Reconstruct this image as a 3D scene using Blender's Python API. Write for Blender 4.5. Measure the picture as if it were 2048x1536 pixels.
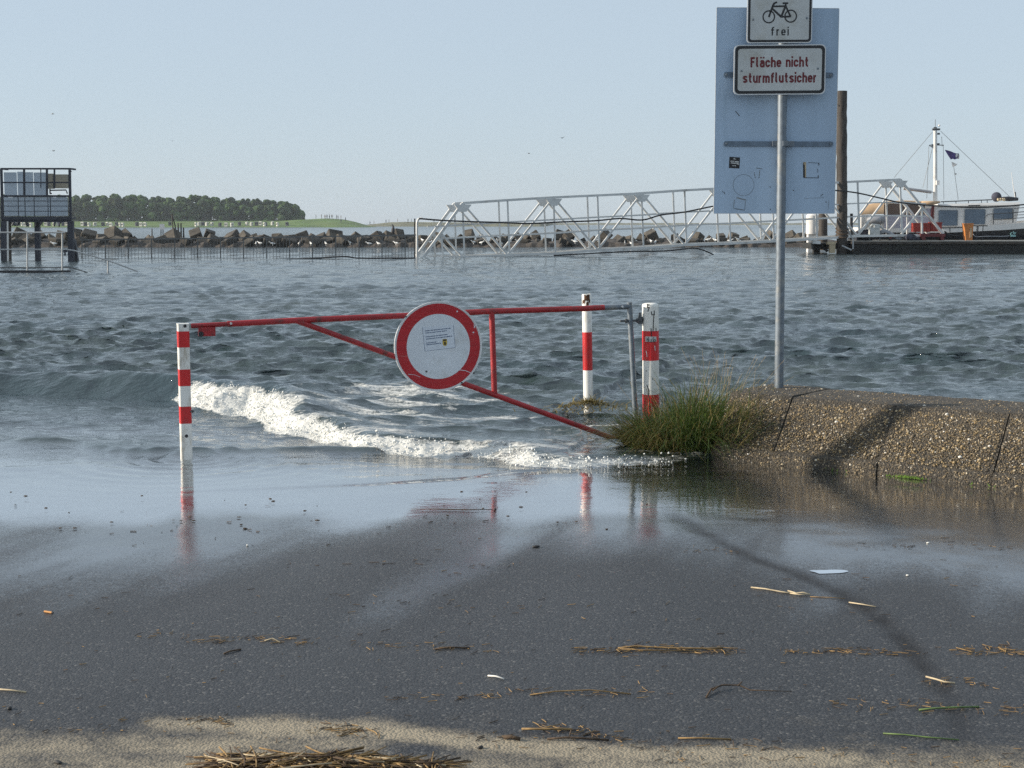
import bpy, bmesh, math, random
import numpy as np
from mathutils import Vector, Matrix

for o in list(bpy.data.objects):
    bpy.data.objects.remove(o, do_unlink=True)
scene = bpy.context.scene
C = scene.collection
R = math.radians
rnd = random.Random(11)

# ------------------------------------------------------------------ camera
CAM_H = 1.56
FPX = 3000.0                      # focal length in pixels of the 2048 px wide photograph
HORIZON = 447.0
PITCH = math.atan((768.0 - HORIZON) / FPX)
cam_d = bpy.data.cameras.new('camera')
cam = bpy.data.objects.new('camera', cam_d)
C.objects.link(cam)
cam.location = (0, 0, CAM_H)
cam.rotation_euler = (R(90) - PITCH, 0, 0)
cam_d.sensor_width = 36.0
cam_d.lens = FPX / 2048.0 * 36.0
cam_d.clip_start = 0.05
cam_d.clip_end = 20000
scene.camera = cam

# ------------------------------------------------------------------ sky, sun, exposure
SUN_EL = R(21)
SUN_AZ_FRONT = R(1)              # sun stands to the left, a little beyond the plane of the signs
S_DIR = Vector((-math.cos(SUN_AZ_FRONT) * math.cos(SUN_EL), -math.sin(SUN_AZ_FRONT) * math.cos(SUN_EL), math.sin(SUN_EL)))
world = bpy.data.worlds.new('World')
scene.world = world
world.use_nodes = True
wt = world.node_tree
wt.nodes.clear()
sky = wt.nodes.new('ShaderNodeTexSky')
sky.sky_type = 'NISHITA'
sky.sun_disc = False
sky.sun_elevation = SUN_EL
sky.sun_rotation = math.atan2(S_DIR.x, S_DIR.y)
sky.altitude = 0
sky.air_density = 1.0
sky.dust_density = 0.35
sky.ozone_density = 3.0
hz = wt.nodes.new('ShaderNodeMix'); hz.data_type = 'RGBA'
hz.inputs[0].default_value = 0.82
wt.links.new(sky.outputs[0], hz.inputs[6])
hz.inputs[7].default_value = (3.85, 4.55, 5.25, 1)     # even thin veil of high cloud over the whole sky
bg = wt.nodes.new('ShaderNodeBackground')
bg.inputs[1].default_value = 0.112
wo = wt.nodes.new('ShaderNodeOutputWorld')
wt.links.new(hz.outputs[2], bg.inputs[0])
wt.links.new(bg.outputs[0], wo.inputs[0])

sun_d = bpy.data.lights.new('sun', 'SUN')
sun_d.energy = 4.7
sun_d.angle = R(0.53)
sun_d.color = (1.0, 0.90, 0.76)
sun = bpy.data.objects.new('sun', sun_d)
C.objects.link(sun)
sun.location = (-20, 0, 12)
sun.rotation_euler = S_DIR.to_track_quat('Z', 'Y').to_euler()

vs = scene.view_settings
vs.view_transform = 'Standard'
vs.look = 'None'
vs.exposure = 0.36
vs.gamma = 1.0
vs.use_curve_mapping = False
scene.render.engine = 'CYCLES'
scene.cycles.use_denoising = False        # 128 samples leave a fine grain like a camera's
try:
    scene.cycles.denoiser = 'OPENIMAGEDENOISE'
except Exception:
    pass
scene.cycles.max_bounces = 8
scene.cycles.transparent_max_bounces = 12
scene.cycles.volume_bounces = 0
scene.cycles.sample_clamp_indirect = 6.0

# ------------------------------------------------------------------ reading positions off the picture
def ray(px, py):
    x = (px - 1024.0) / FPX
    y = -(py - 768.0) / FPX
    c, s = math.cos(PITCH), math.sin(PITCH)
    return Vector((x, c + y * s, -s + y * c))
def at(px, py, d):                       # the point seen at a pixel, d metres ahead
    r = ray(px, py)
    k = d / r.y
    return Vector((r.x * k, d, CAM_H + r.z * k))
def on_z(px, py, z=0.0):                 # the point seen at a pixel on a level surface
    r = ray(px, py)
    k = (z - CAM_H) / r.z
    return Vector((r.x * k, r.y * k, z))
def on_plane(px, py, P0, n):             # the point seen at a pixel on any plane
    r = ray(px, py)
    k = (Vector(P0) - Vector((0, 0, CAM_H))).dot(n) / r.dot(n)
    return Vector((0, 0, CAM_H)) + r * k

# ------------------------------------------------------------------ numpy noise
def vnoise(X, Y, seed=0):
    X = np.asarray(X, float); Y = np.asarray(Y, float)
    xi = np.floor(X).astype(np.int64); yi = np.floor(Y).astype(np.int64)
    xf = X - xi; yf = Y - yi
    def h(a, b):
        n = (a * 374761393 + b * 668265263 + seed * 974634221) & 0x7fffffff
        n = ((n ^ (n >> 13)) * 1274126177) & 0x7fffffff
        n = n ^ (n >> 16)
        return (n & 0xffff) / 65535.0
    u = xf * xf * (3 - 2 * xf); v = yf * yf * (3 - 2 * yf)
    return (h(xi, yi) * (1 - u) + h(xi + 1, yi) * u) * (1 - v) + (h(xi, yi + 1) * (1 - u) + h(xi + 1, yi + 1) * u) * v
def fbm(X, Y, seed=0, oct=4):
    s = 0; a = 0.5; t = 0
    for i in range(oct):
        s = s + a * vnoise(X * 2 ** i, Y * 2 ** i, seed + i); t += a; a *= 0.5
    return s / t
def sstep(a, b, x):
    t = np.clip((x - a) / (b - a), 0, 1)
    return t * t * (3 - 2 * t)
def polydist(X, Y, pts, vals):
    """signed distance to a polyline (positive on its left) and the values along it"""
    best = np.full(X.shape, 1e9); sd = np.zeros(X.shape); val = np.zeros(X.shape)
    for (a, b, va, vb) in zip(pts[:-1], pts[1:], vals[:-1], vals[1:]):
        dx, dy = b[0] - a[0], b[1] - a[1]
        L2 = dx * dx + dy * dy
        t = np.clip(((X - a[0]) * dx + (Y - a[1]) * dy) / L2, 0, 1)
        ex, ey = X - (a[0] + t * dx), Y - (a[1] + t * dy)
        d = np.hypot(ex, ey)
        m = d < best
        sg = np.where(dx * (Y - a[1]) - dy * (X - a[0]) >= 0, 1.0, -1.0)
        best = np.where(m, d, best); sd = np.where(m, sg * d, sd); val = np.where(m, va + (vb - va) * t, val)
    return sd, val

# ------------------------------------------------------------------ materials
MATS = {}
class NT:
    def __init__(self, name):
        self.m = bpy.data.materials.new(name); self.m.use_nodes = True
        self.t = self.m.node_tree; self.t.nodes.clear()
        self.out = self.n('OutputMaterial')
        MATS[name] = self.m
    def n(self, kind, **kw):
        nd = self.t.nodes.new('ShaderNode' + kind)
        for k, v in kw.items(): setattr(nd, k, v)
        return nd
    def l(self, a, b): self.t.links.new(a, b)
    def val(self, sock, v):
        if hasattr(v, 'node'): self.l(v, sock)
        else: sock.default_value = v
    def mix(self, f, a, b):
        m = self.n('Mix', data_type='RGBA')
        self.val(m.inputs[0], f); self.val(m.inputs[6], a); self.val(m.inputs[7], b)
        return m.outputs[2]
    def math(self, op, a, b=0.0, c=None, clamp=False):
        m = self.n('Math', operation=op); m.use_clamp = clamp
        self.val(m.inputs[0], a); self.val(m.inputs[1], b)
        if c is not None: self.val(m.inputs[2], c)
        return m.outputs[0]
    def coords(self, world=True):
        if world: return self.n('NewGeometry').outputs['Position']
        return self.n('TexCoord').outputs['Object']
    def mapped(self, v, sc):
        m = self.n('Mapping'); self.l(v, m.inputs[0]); m.inputs['Scale'].default_value = sc
        return m.outputs[0]
    def noise(self, v, scale, detail=3, rough=0.55):
        m = self.n('TexNoise'); self.l(v, m.inputs['Vector'])
        m.inputs['Scale'].default_value = scale; m.inputs['Detail'].default_value = detail; m.inputs['Roughness'].default_value = rough
        return m.outputs[0]
    def ramp(self, f, stops):
        r = self.n('ValToRGB'); self.l(f, r.inputs[0])
        e = r.color_ramp.elements
        while len(e) < len(stops): e.new(0.5)
        for i, (p, c) in enumerate(stops):
            e[i].position = p
            e[i].color = c if len(c) == 4 else (*c, 1)
        return r.outputs[0]
    def attr(self, name):
        a = self.n('Attribute'); a.attribute_name = name
        return a.outputs['Fac']
    def bump(self, h, strength, dist, normal=None):
        b = self.n('Bump'); self.l(h, b.inputs['Height'])
        self.val(b.inputs['Strength'], strength); b.inputs['Distance'].default_value = dist
        if normal is not None: self.l(normal, b.inputs['Normal'])
        return b.outputs[0]
    def pbsdf(self, **kw):
        p = self.n('BsdfPrincipled')
        for k, v in kw.items():
            self.val(p.inputs[k.replace('_', ' ')], v)
        return p
    def done(self, sh):
        self.l(sh, self.out.inputs['Surface']); return self.m

def rgb(c): return (*c, 1) if len(c) == 3 else c
def simple(name, col, rough=0.5, metal=0.0, var=0.12, vscale=6.0, bump=0.0, bscale=60, dirt=None, dirt_amt=0.35, dscale=5, spec=0.5, stretch=(1, 1, 1), world=True):
    t = NT(name)
    v = t.mapped(t.coords(world), stretch)
    n1 = t.noise(v, vscale, 5)
    dark = tuple(max(0, c * (1 - var * 1.6)) for c in col); lite = tuple(min(1, c * (1 + var)) for c in col)
    colr = t.ramp(n1, [(0.3, dark), (0.7, lite)])
    if dirt is not None:
        n2 = t.noise(v, dscale, 6, 0.65)
        f = t.ramp(n2, [(0.62 - dirt_amt * 0.5, (0, 0, 0)), (0.78 - dirt_amt * 0.3, (1, 1, 1))])
        colr = t.mix(f, colr, rgb(dirt))
    rr = t.math('MULTIPLY_ADD', n1, 0.3, rough - 0.15, clamp=True)
    p = t.pbsdf(Base_Color=colr, Roughness=rr, Metallic=metal)
    p.inputs['Specular IOR Level'].default_value = spec
    if bump > 0:
        n3 = t.noise(v, bscale, 4)
        t.l(t.bump(n3, bump, 0.01), p.inputs['Normal'])
    return t.done(p.outputs[0])

simple('white_paint', (0.74, 0.73, 0.68), 0.45, var=0.06, dirt=(0.42, 0.38, 0.3), dirt_amt=0.12, dscale=9)
simple('white_post_paint', (0.76, 0.75, 0.70), 0.5, var=0.06, dirt=(0.40, 0.35, 0.27), dirt_amt=0.17, dscale=16, stretch=(1, 1, 0.3))
simple('red_film', (0.60, 0.018, 0.02), 0.42, var=0.16, dirt=(0.30, 0.03, 0.03), dirt_amt=0.18, dscale=14, stretch=(1, 1, 0.4))
simple('red_sign', (0.42, 0.012, 0.018), 0.4, var=0.1, dirt=(0.5, 0.12, 0.11), dirt_amt=0.02, dscale=4, stretch=(1, 1, 9))
simple('red_tube', (0.34, 0.018, 0.022), 0.45, var=0.2, vscale=9, dirt=(0.10, 0.03, 0.025), dirt_amt=0.18, dscale=14, bump=0.15, bscale=80)
simple('sign_white', (0.62, 0.66, 0.70), 0.38, var=0.05, vscale=3, dirt=(0.5, 0.52, 0.52), dirt_amt=0.16, dscale=6)
simple('paper', (0.60, 0.65, 0.71), 0.7, var=0.03)
simple('panel_back', (0.40, 0.52, 0.66), 0.55, metal=0.0, var=0.07, vscale=2.5, dirt=(0.32, 0.43, 0.54), dirt_amt=0.16, dscale=7, stretch=(1, 1, 0.16))
simple('sign_face', (0.53, 0.55, 0.54), 0.35, var=0.07, vscale=5, dirt=(0.42, 0.42, 0.38), dirt_amt=0.2, dscale=7)
simple('sign_rim', (0.66, 0.67, 0.67), 0.4, metal=0.3, var=0.05)
simple('sign_black', (0.012, 0.012, 0.014), 0.4, var=0.1)
simple('sign_red_text', (0.15, 0.006, 0.010), 0.45, var=0.15)
simple('ink_blue', (0.12, 0.16, 0.24), 0.7, var=0.1)
simple('crest_yellow', (0.5, 0.36, 0.05), 0.6, var=0.1)
simple('galvanised', (0.17, 0.20, 0.23), 0.55, metal=0.3, var=0.18, vscale=22, dirt=(0.27, 0.27, 0.25), dirt_amt=0.22, dscale=10)
simple('clamp_steel', (0.15, 0.20, 0.26), 0.55, metal=0.2, var=0.15, vscale=20)
simple('dark_steel', (0.10, 0.105, 0.11), 0.55, metal=0.4, var=0.2, vscale=20)
simple('black_rubber', (0.02, 0.02, 0.022), 0.6, var=0.2)
simple('rust', (0.10, 0.045, 0.022), 0.85, var=0.5, vscale=40, bump=0.3, bscale=120)
simple('wood_pile', (0.062, 0.052, 0.044), 0.8, var=0.45, vscale=3, stretch=(3, 3, 0.35), bump=0.5, bscale=8)
simple('dark_timber', (0.07, 0.058, 0.048), 0.85, var=0.4, vscale=3, bump=0.4, bscale=8)
simple('gangway_white', (0.66, 0.66, 0.64), 0.5, metal=0.1, var=0.08, vscale=2, dirt=(0.4, 0.38, 0.34), dirt_amt=0.12, dscale=1.5)
simple('fence_steel', (0.16, 0.16, 0.155), 0.6, metal=0.4, var=0.15)
simple('platform_steel', (0.035, 0.04, 0.055), 0.55, metal=0.3, var=0.2, vscale=3)
simple('rail_steel', (0.42, 0.43, 0.43), 0.5, metal=0.4, var=0.12)
simple('panel_blue_grey', (0.50, 0.58, 0.66), 0.5, var=0.06, vscale=1.5)
simple('panel_beige', (0.40, 0.36, 0.28), 0.6, var=0.08, vscale=1.5)
simple('pontoon_dark', (0.018, 0.018, 0.017), 0.8, var=0.5, vscale=1.5, dirt=(0.05, 0.055, 0.035), dirt_amt=0.15, dscale=2, stretch=(1, 1, 2.5))
simple('pontoon_deck', (0.30, 0.29, 0.26), 0.8, var=0.15, vscale=2)
simple('boat_white', (0.80, 0.77, 0.73), 0.4, var=0.05, vscale=1, dirt=(0.5, 0.47, 0.42), dirt_amt=0.1, dscale=1.5)
simple('boat_dark', (0.018, 0.018, 0.022), 0.35, var=0.2)
simple('canvas_tan', (0.52, 0.36, 0.22), 0.85, var=0.1, vscale=2)
simple('canvas_brown', (0.16, 0.11, 0.085), 0.85, var=0.15, vscale=2)
simple('curtain', (0.46, 0.44, 0.50), 0.6, var=0.12, vscale=3)
simple('red_plastic', (0.34, 0.035, 0.022), 0.5, var=0.15)
simple('maroon_paint', (0.14, 0.02, 0.02), 0.6, var=0.2)
simple('orange_plastic', (0.52, 0.19, 0.045), 0.5, var=0.12, vscale=3)
simple('grey_plastic', (0.30, 0.31, 0.33), 0.5, var=0.15, vscale=3)
simple('pennant', (0.09, 0.06, 0.20), 0.8, var=0.2, vscale=4)
simple('cyan_paint', (0.35, 0.62, 0.62), 0.6, var=0.1)
simple('bird_white', (0.78, 0.77, 0.74), 0.7, var=0.06)
simple('bird_dark', (0.06, 0.06, 0.065), 0.7, var=0.1)
simple('straw', (0.27, 0.17, 0.068), 0.8, var=0.35, vscale=30)
simple('straw_pale', (0.52, 0.42, 0.27), 0.7, var=0.2, vscale=30)
simple('stick_dark', (0.085, 0.055, 0.032), 0.85, var=0.4, vscale=40, bump=0.3, bscale=120)
simple('reed_green', (0.13, 0.20, 0.055), 0.6, var=0.25, vscale=30)
simple('stone_dark', (0.03, 0.03, 0.03), 0.7, var=0.3, vscale=30)
simple('filter_orange', (0.62, 0.30, 0.10), 0.8, var=0.1)
simple('shell_white', (0.7, 0.68, 0.62), 0.6, var=0.1)
simple('wicker_white', (0.62, 0.60, 0.54), 0.8, var=0.1, vscale=3)
simple('cloth_dark', (0.05, 0.05, 0.07), 0.9, var=0.3, vscale=5)
simple('dune_grass', (0.16, 0.155, 0.09), 0.95, var=0.35, vscale=0.25)
simple('dike_grass', (0.085, 0.15, 0.028), 0.95, var=0.28, vscale=0.12, dirt=(0.14, 0.19, 0.05), dirt_amt=0.3, dscale=0.05)
simple('seabed', (0.09, 0.08, 0.06), 0.9, var=0.2, vscale=0.5)
simple('far_leaves', (0.042, 0.075, 0.022), 0.9, var=0.6, vscale=0.16, spec=0.2)
simple('moss', (0.09, 0.16, 0.02), 0.95, var=0.3, vscale=40)

def wet_block_mat():
    # weed and wet dark stone below the tide line, sun-bleached concrete above
    t = NT('concrete_block')
    v = t.coords()
    n1 = t.noise(v, 1.3, 6, 0.65); n2 = t.noise(v, 5, 5)
    col = t.ramp(n1, [(0.28, (0.032, 0.028, 0.024)), (0.52, (0.080, 0.069, 0.054)), (0.78, (0.20, 0.168, 0.125))])
    sx = t.n('SeparateXYZ'); t.l(v, sx.inputs[0])
    zz = t.math('ADD', sx.outputs[2], t.math('MULTIPLY_ADD', n1, -0.8, 0.4))
    f = t.n('MapRange'); t.l(zz, f.inputs[0]); f.inputs[1].default_value = 0.30; f.inputs[2].default_value = 0.62
    col = t.mix(f.outputs[0], (0.022, 0.020, 0.016, 1), col)
    p = t.pbsdf(Base_Color=col, Roughness=0.85)
    t.l(t.bump(n2, 0.5, 0.03), p.inputs['Normal'])
    t.done(p.outputs[0])
wet_block_mat()
def glass_mat():
    t = NT('window_glass')
    n = t.noise(t.coords(), 0.8, 2)
    p = t.pbsdf(Base_Color=t.ramp(n, [(0.3, (0.10, 0.14, 0.19)), (0.7, (0.17, 0.22, 0.28))]), Roughness=0.12)
    t.done(p.outputs[0])
glass_mat()

def blade_mat(name, c0, c1, tr=0.35):
    t = NT(name)
    n = t.noise(t.coords(), 26, 2)
    col = t.ramp(n, [(0.3, c0), (0.7, c1)])
    d = t.pbsdf(Base_Color=col, Roughness=0.55)
    tl = t.n('BsdfTranslucent'); t.l(col, tl.inputs[0])
    m = t.n('MixShader'); m.inputs[0].default_value = tr
    t.l(d.outputs[0], m.inputs[1]); t.l(tl.outputs[0], m.inputs[2])
    t.done(m.outputs[0])
blade_mat('grass_green', (0.028, 0.052, 0.010), (0.10, 0.15, 0.03))
blade_mat('grass_dry', (0.11, 0.085, 0.03), (0.30, 0.24, 0.085))
blade_mat('grass_seed', (0.28, 0.21, 0.11), (0.42, 0.33, 0.19), 0.25)

def pebble_wall_mat():
    t = NT('exposed_aggregate')
    v = t.coords()
    vo = t.n('TexVoronoi'); t.l(v, vo.inputs['Vector']); vo.inputs['Scale'].default_value = 80
    sep = t.n('SeparateColor'); t.l(vo.outputs['Color'], sep.inputs[0])
    peb = t.ramp(sep.outputs[0], [(0.0, (0.035, 0.03, 0.024)), (0.5, (0.085, 0.068, 0.048)), (0.8, (0.18, 0.13, 0.07)), (0.95, (0.36, 0.30, 0.21)), (1.0, (0.55, 0.50, 0.42))])
    edge = t.ramp(vo.outputs['Distance'], [(0.35, (0, 0, 0)), (0.62, (1, 1, 1))])
    col = t.mix(edge, peb, (0.062, 0.052, 0.038, 1))
    big = t.noise(v, 2.4, 6, 0.65)
    col = t.mix(t.ramp(big, [(0.40, (0, 0, 0)), (0.72, (0.75, 0.75, 0.75))]), col, (0.036, 0.033, 0.029, 1))
    h = t.math('MULTIPLY', edge, -1.0)
    fine = t.noise(v, 140, 4)
    b1 = t.bump(fine, 0.4, 0.004)
    b2 = t.bump(h, 0.9, 0.012, b1)
    p = t.pbsdf(Base_Color=col, Roughness=0.78)
    t.l(b2, p.inputs['Normal'])
    t.done(p.outputs[0])
pebble_wall_mat()
def pebble_mat():
    t = NT('pebbles')
    oi = t.attr('tone')
    col = t.ramp(oi, [(0.0, (0.05, 0.042, 0.032)), (0.45, (0.13, 0.10, 0.062)), (0.72, (0.30, 0.21, 0.095)), (0.9, (0.50, 0.42, 0.29)), (1.0, (0.70, 0.66, 0.58))])
    p = t.pbsdf(Base_Color=col, Roughness=0.5)
    t.done(p.outputs[0])
pebble_mat()

def asphalt_mat():
    t = NT('asphalt')
    v = t.coords()
    wet, sand, seam = t.attr('wet'), t.attr('sand'), t.attr('seam')
    sp = t.n('TexVoronoi'); t.l(v, sp.inputs['Vector']); sp.inputs['Scale'].default_value = 105
    sc = t.n('SeparateColor'); t.l(sp.outputs['Color'], sc.inputs[0])
    fine = t.noise(v, 260, 3, 0.7)
    fleck = t.ramp(t.noise(v, 9, 5, 0.7), [(0.35, (0, 0, 0)), (0.65, (1, 1, 1))])
    spk = t.ramp(sc.outputs[0], [(0.0, (0.007, 0.008, 0.011)), (0.5, (0.018, 0.020, 0.025)), (0.82, (0.038, 0.040, 0.045)), (0.95, (0.075, 0.074, 0.074)), (1.0, (0.17, 0.165, 0.155))])
    col = t.mix(t.math('MULTIPLY', t.math('MULTIPLY_ADD', fleck, 0.55, 0.3), t.math('MULTIPLY_ADD', fine, 0.9, 0.2), clamp=True), spk, (0.014, 0.016, 0.020, 1))
    blotch = t.noise(v, 1.3, 6, 0.6)
    col = t.mix(t.ramp(blotch, [(0.42, (0, 0, 0)), (0.75, (0.4, 0.4, 0.4))]), col, (0.034, 0.036, 0.040, 1))
    # sand lying in the pores
    sn = t.noise(v, 40, 5, 0.7)
    sn2 = t.noise(v, 7, 6, 0.7)
    sf = t.math('ADD', t.math('MULTIPLY', sand, 1.35), t.math('ADD', t.math('MULTIPLY_ADD', sn, 1.9, -1.10), t.math('MULTIPLY_ADD', sn2, 2.2, -1.35)), clamp=True)
    sf2 = t.math('MULTIPLY', sf, sand, clamp=True)
    sandc = t.mix(fine, (0.24, 0.20, 0.14, 1), (0.42, 0.36, 0.26, 1))
    col = t.mix(sf2, col, sandc)
    col = t.mix(t.math('MULTIPLY', seam, 0.85), col, (0.006, 0.006, 0.008, 1))
    col = t.mix(t.math('MULTIPLY', wet, 0.5), col, (0.012, 0.013, 0.015, 1))
    wn = t.noise(v, 30, 4, 0.65)
    # water fills the pores first, then drowns the grains
    grain = t.noise(v, 120, 4, 0.65)
    lvl = t.math('ADD', t.math('MULTIPLY', wet, 1.1), t.math('MULTIPLY_ADD', wn, 0.4, -0.22))
    wetf = t.math('MULTIPLY', t.math('MULTIPLY', t.math('SUBTRACT', lvl, t.math('MULTIPLY_ADD', grain, 1.5, -0.30)), 1.7, clamp=True), t.math('SUBTRACT', 1.0, t.math('MULTIPLY', seam, 0.7)), clamp=True)
    h = t.math('ADD', t.math('MULTIPLY', sp.outputs['Distance'], -1.0), t.math('MULTIPLY', fine, 0.7))
    bs = t.math('MULTIPLY_ADD', wetf, -0.62, 0.95)
    nb = t.bump(h, bs, 0.006)
    p = t.pbsdf(Base_Color=col, Roughness=t.math('MULTIPLY_ADD', wetf, -0.35, 0.82))
    t.l(nb, p.inputs['Normal'])
    cw = t.math('MULTIPLY_ADD', wetf, 0.6, t.math('MULTIPLY_ADD', sand, -0.3, 0.36), clamp=True)
    cw = t.math('MULTIPLY', cw, t.math('MULTIPLY_ADD', seam, -0.85, 1.0), clamp=True)
    t.l(cw, p.inputs['Coat Weight'])
    t.l(t.math('MULTIPLY_ADD', wetf, -0.29, 0.36), p.inputs['Coat Roughness'])
    t.l(t.math('MULTIPLY_ADD', t.attr('soak'), 0.75, 1.55), p.inputs['Coat IOR'])
    nb2 = t.bump(fine, t.math('MULTIPLY_ADD', wetf, -0.22, 0.26), 0.004)
    t.l(nb2, p.inputs['Coat Normal'])
    t.done(p.outputs[0])
asphalt_mat()

def water_mat():
    t = NT('sea_water')
    v = t.coords()
    op, foam, rgh = t.attr('opacity'), t.attr('foam'), t.attr('rough')
    rip = t.attr('ripple')
    n1 = t.noise(t.mapped(v, (0.8, 1.5, 1.0)), 4.0, 5, 0.6)
    n2 = t.noise(t.mapped(v, (0.7, 1.5, 1.0)), 18.0, 3, 0.6)
    hh = t.math('ADD', t.math('MULTIPLY', n1, 1.0), t.math('MULTIPLY', n2, 0.25))
    nb = t.bump(hh, rip, 0.075)
    # foam: broken up by two scales of noise
    f1 = t.noise(v, 42, 6, 0.75)
    f2 = t.noise(t.mapped(v, (0.7, 2.4, 1.0)), 11, 5, 0.6)
    ff = t.math('ADD', t.math('MULTIPLY', foam, 1.62), t.math('ADD', t.math('MULTIPLY', f1, 1.3), t.math('MULTIPLY_ADD', f2, 1.7, -2.20)))
    ff = t.ramp(ff, [(0.10, (0, 0, 0)), (0.60, (1, 1, 1))])
    ff = t.math('MULTIPLY', ff, t.math('GREATER_THAN', foam, 0.02))
    mud = t.noise(v, 0.35, 3)
    col = t.ramp(mud, [(0.3, (0.016, 0.034, 0.040)), (0.7, (0.036, 0.050, 0.044))])
    colf = t.mix(ff, col, t.mix(f1, (0.40, 0.40, 0.37, 1), (0.84, 0.83, 0.78, 1)))
    body = t.pbsdf(Base_Color=colf, Roughness=t.math('ADD', rgh, t.math('MULTIPLY', ff, 0.6), clamp=True))
    body.inputs['IOR'].default_value = 1.85
    t.l(nb, body.inputs['Normal'])
    # thin film over the asphalt: clear, with a mirror surface
    lw = t.n('LayerWeight'); lw.inputs[0].default_value = 0.64
    t.l(nb, lw.inputs['Normal'])
    gl = t.n('BsdfGlossy'); gl.inputs['Roughness'].default_value = 0.015; gl.inputs[0].default_value = (0.98, 0.98, 0.98, 1)
    t.l(nb, gl.inputs['Normal'])
    tr = t.n('BsdfTransparent'); tr.inputs[0].default_value = (0.99, 0.99, 0.985, 1)
    film = t.n('MixShader')
    cov = t.math('MULTIPLY_ADD', t.noise(v, 60, 4, 0.7), -0.9, t.math('MULTIPLY_ADD', t.attr('cover'), 1.9, -0.15), clamp=True)
    up_ = t.math('SUBTRACT', 1.0, t.n('NewGeometry').outputs['Backfacing'])
    t.l(t.math('MULTIPLY', t.math('MULTIPLY', t.math('MULTIPLY_ADD', lw.outputs['Fresnel'], 1.08, 0.05, clamp=True), cov, clamp=True), up_), film.inputs[0])
    t.l(tr.outputs[0], film.inputs[1]); t.l(gl.outputs[0], film.inputs[2])
    m = t.n('MixShader')
    t.l(t.math('MAXIMUM', op, ff), m.inputs[0])
    t.l(film.outputs[0], m.inputs[1]); t.l(body.outputs[0], m.inputs[2])
    t.done(m.outputs[0])
water_mat()
simple('foam_drop', (0.78, 0.78, 0.74), 0.35, var=0.05)

# ------------------------------------------------------------------ mesh building
def setprops(o, label=None, cat=None, group=None, kind=None):
    if label: o['label'] = label
    if cat: o['category'] = cat
    if group: o['group'] = group
    if kind: o['kind'] = kind
    return o
ROOTLOC = {}
def thing(name, loc, label, cat, group=None, kind=None):
    o = bpy.data.objects.new(name, None)
    o.empty_display_size = 0.1
    C.objects.link(o)
    o.location = loc
    ROOTLOC[o] = Vector(loc)
    return setprops(o, label, cat, group, kind)

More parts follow.
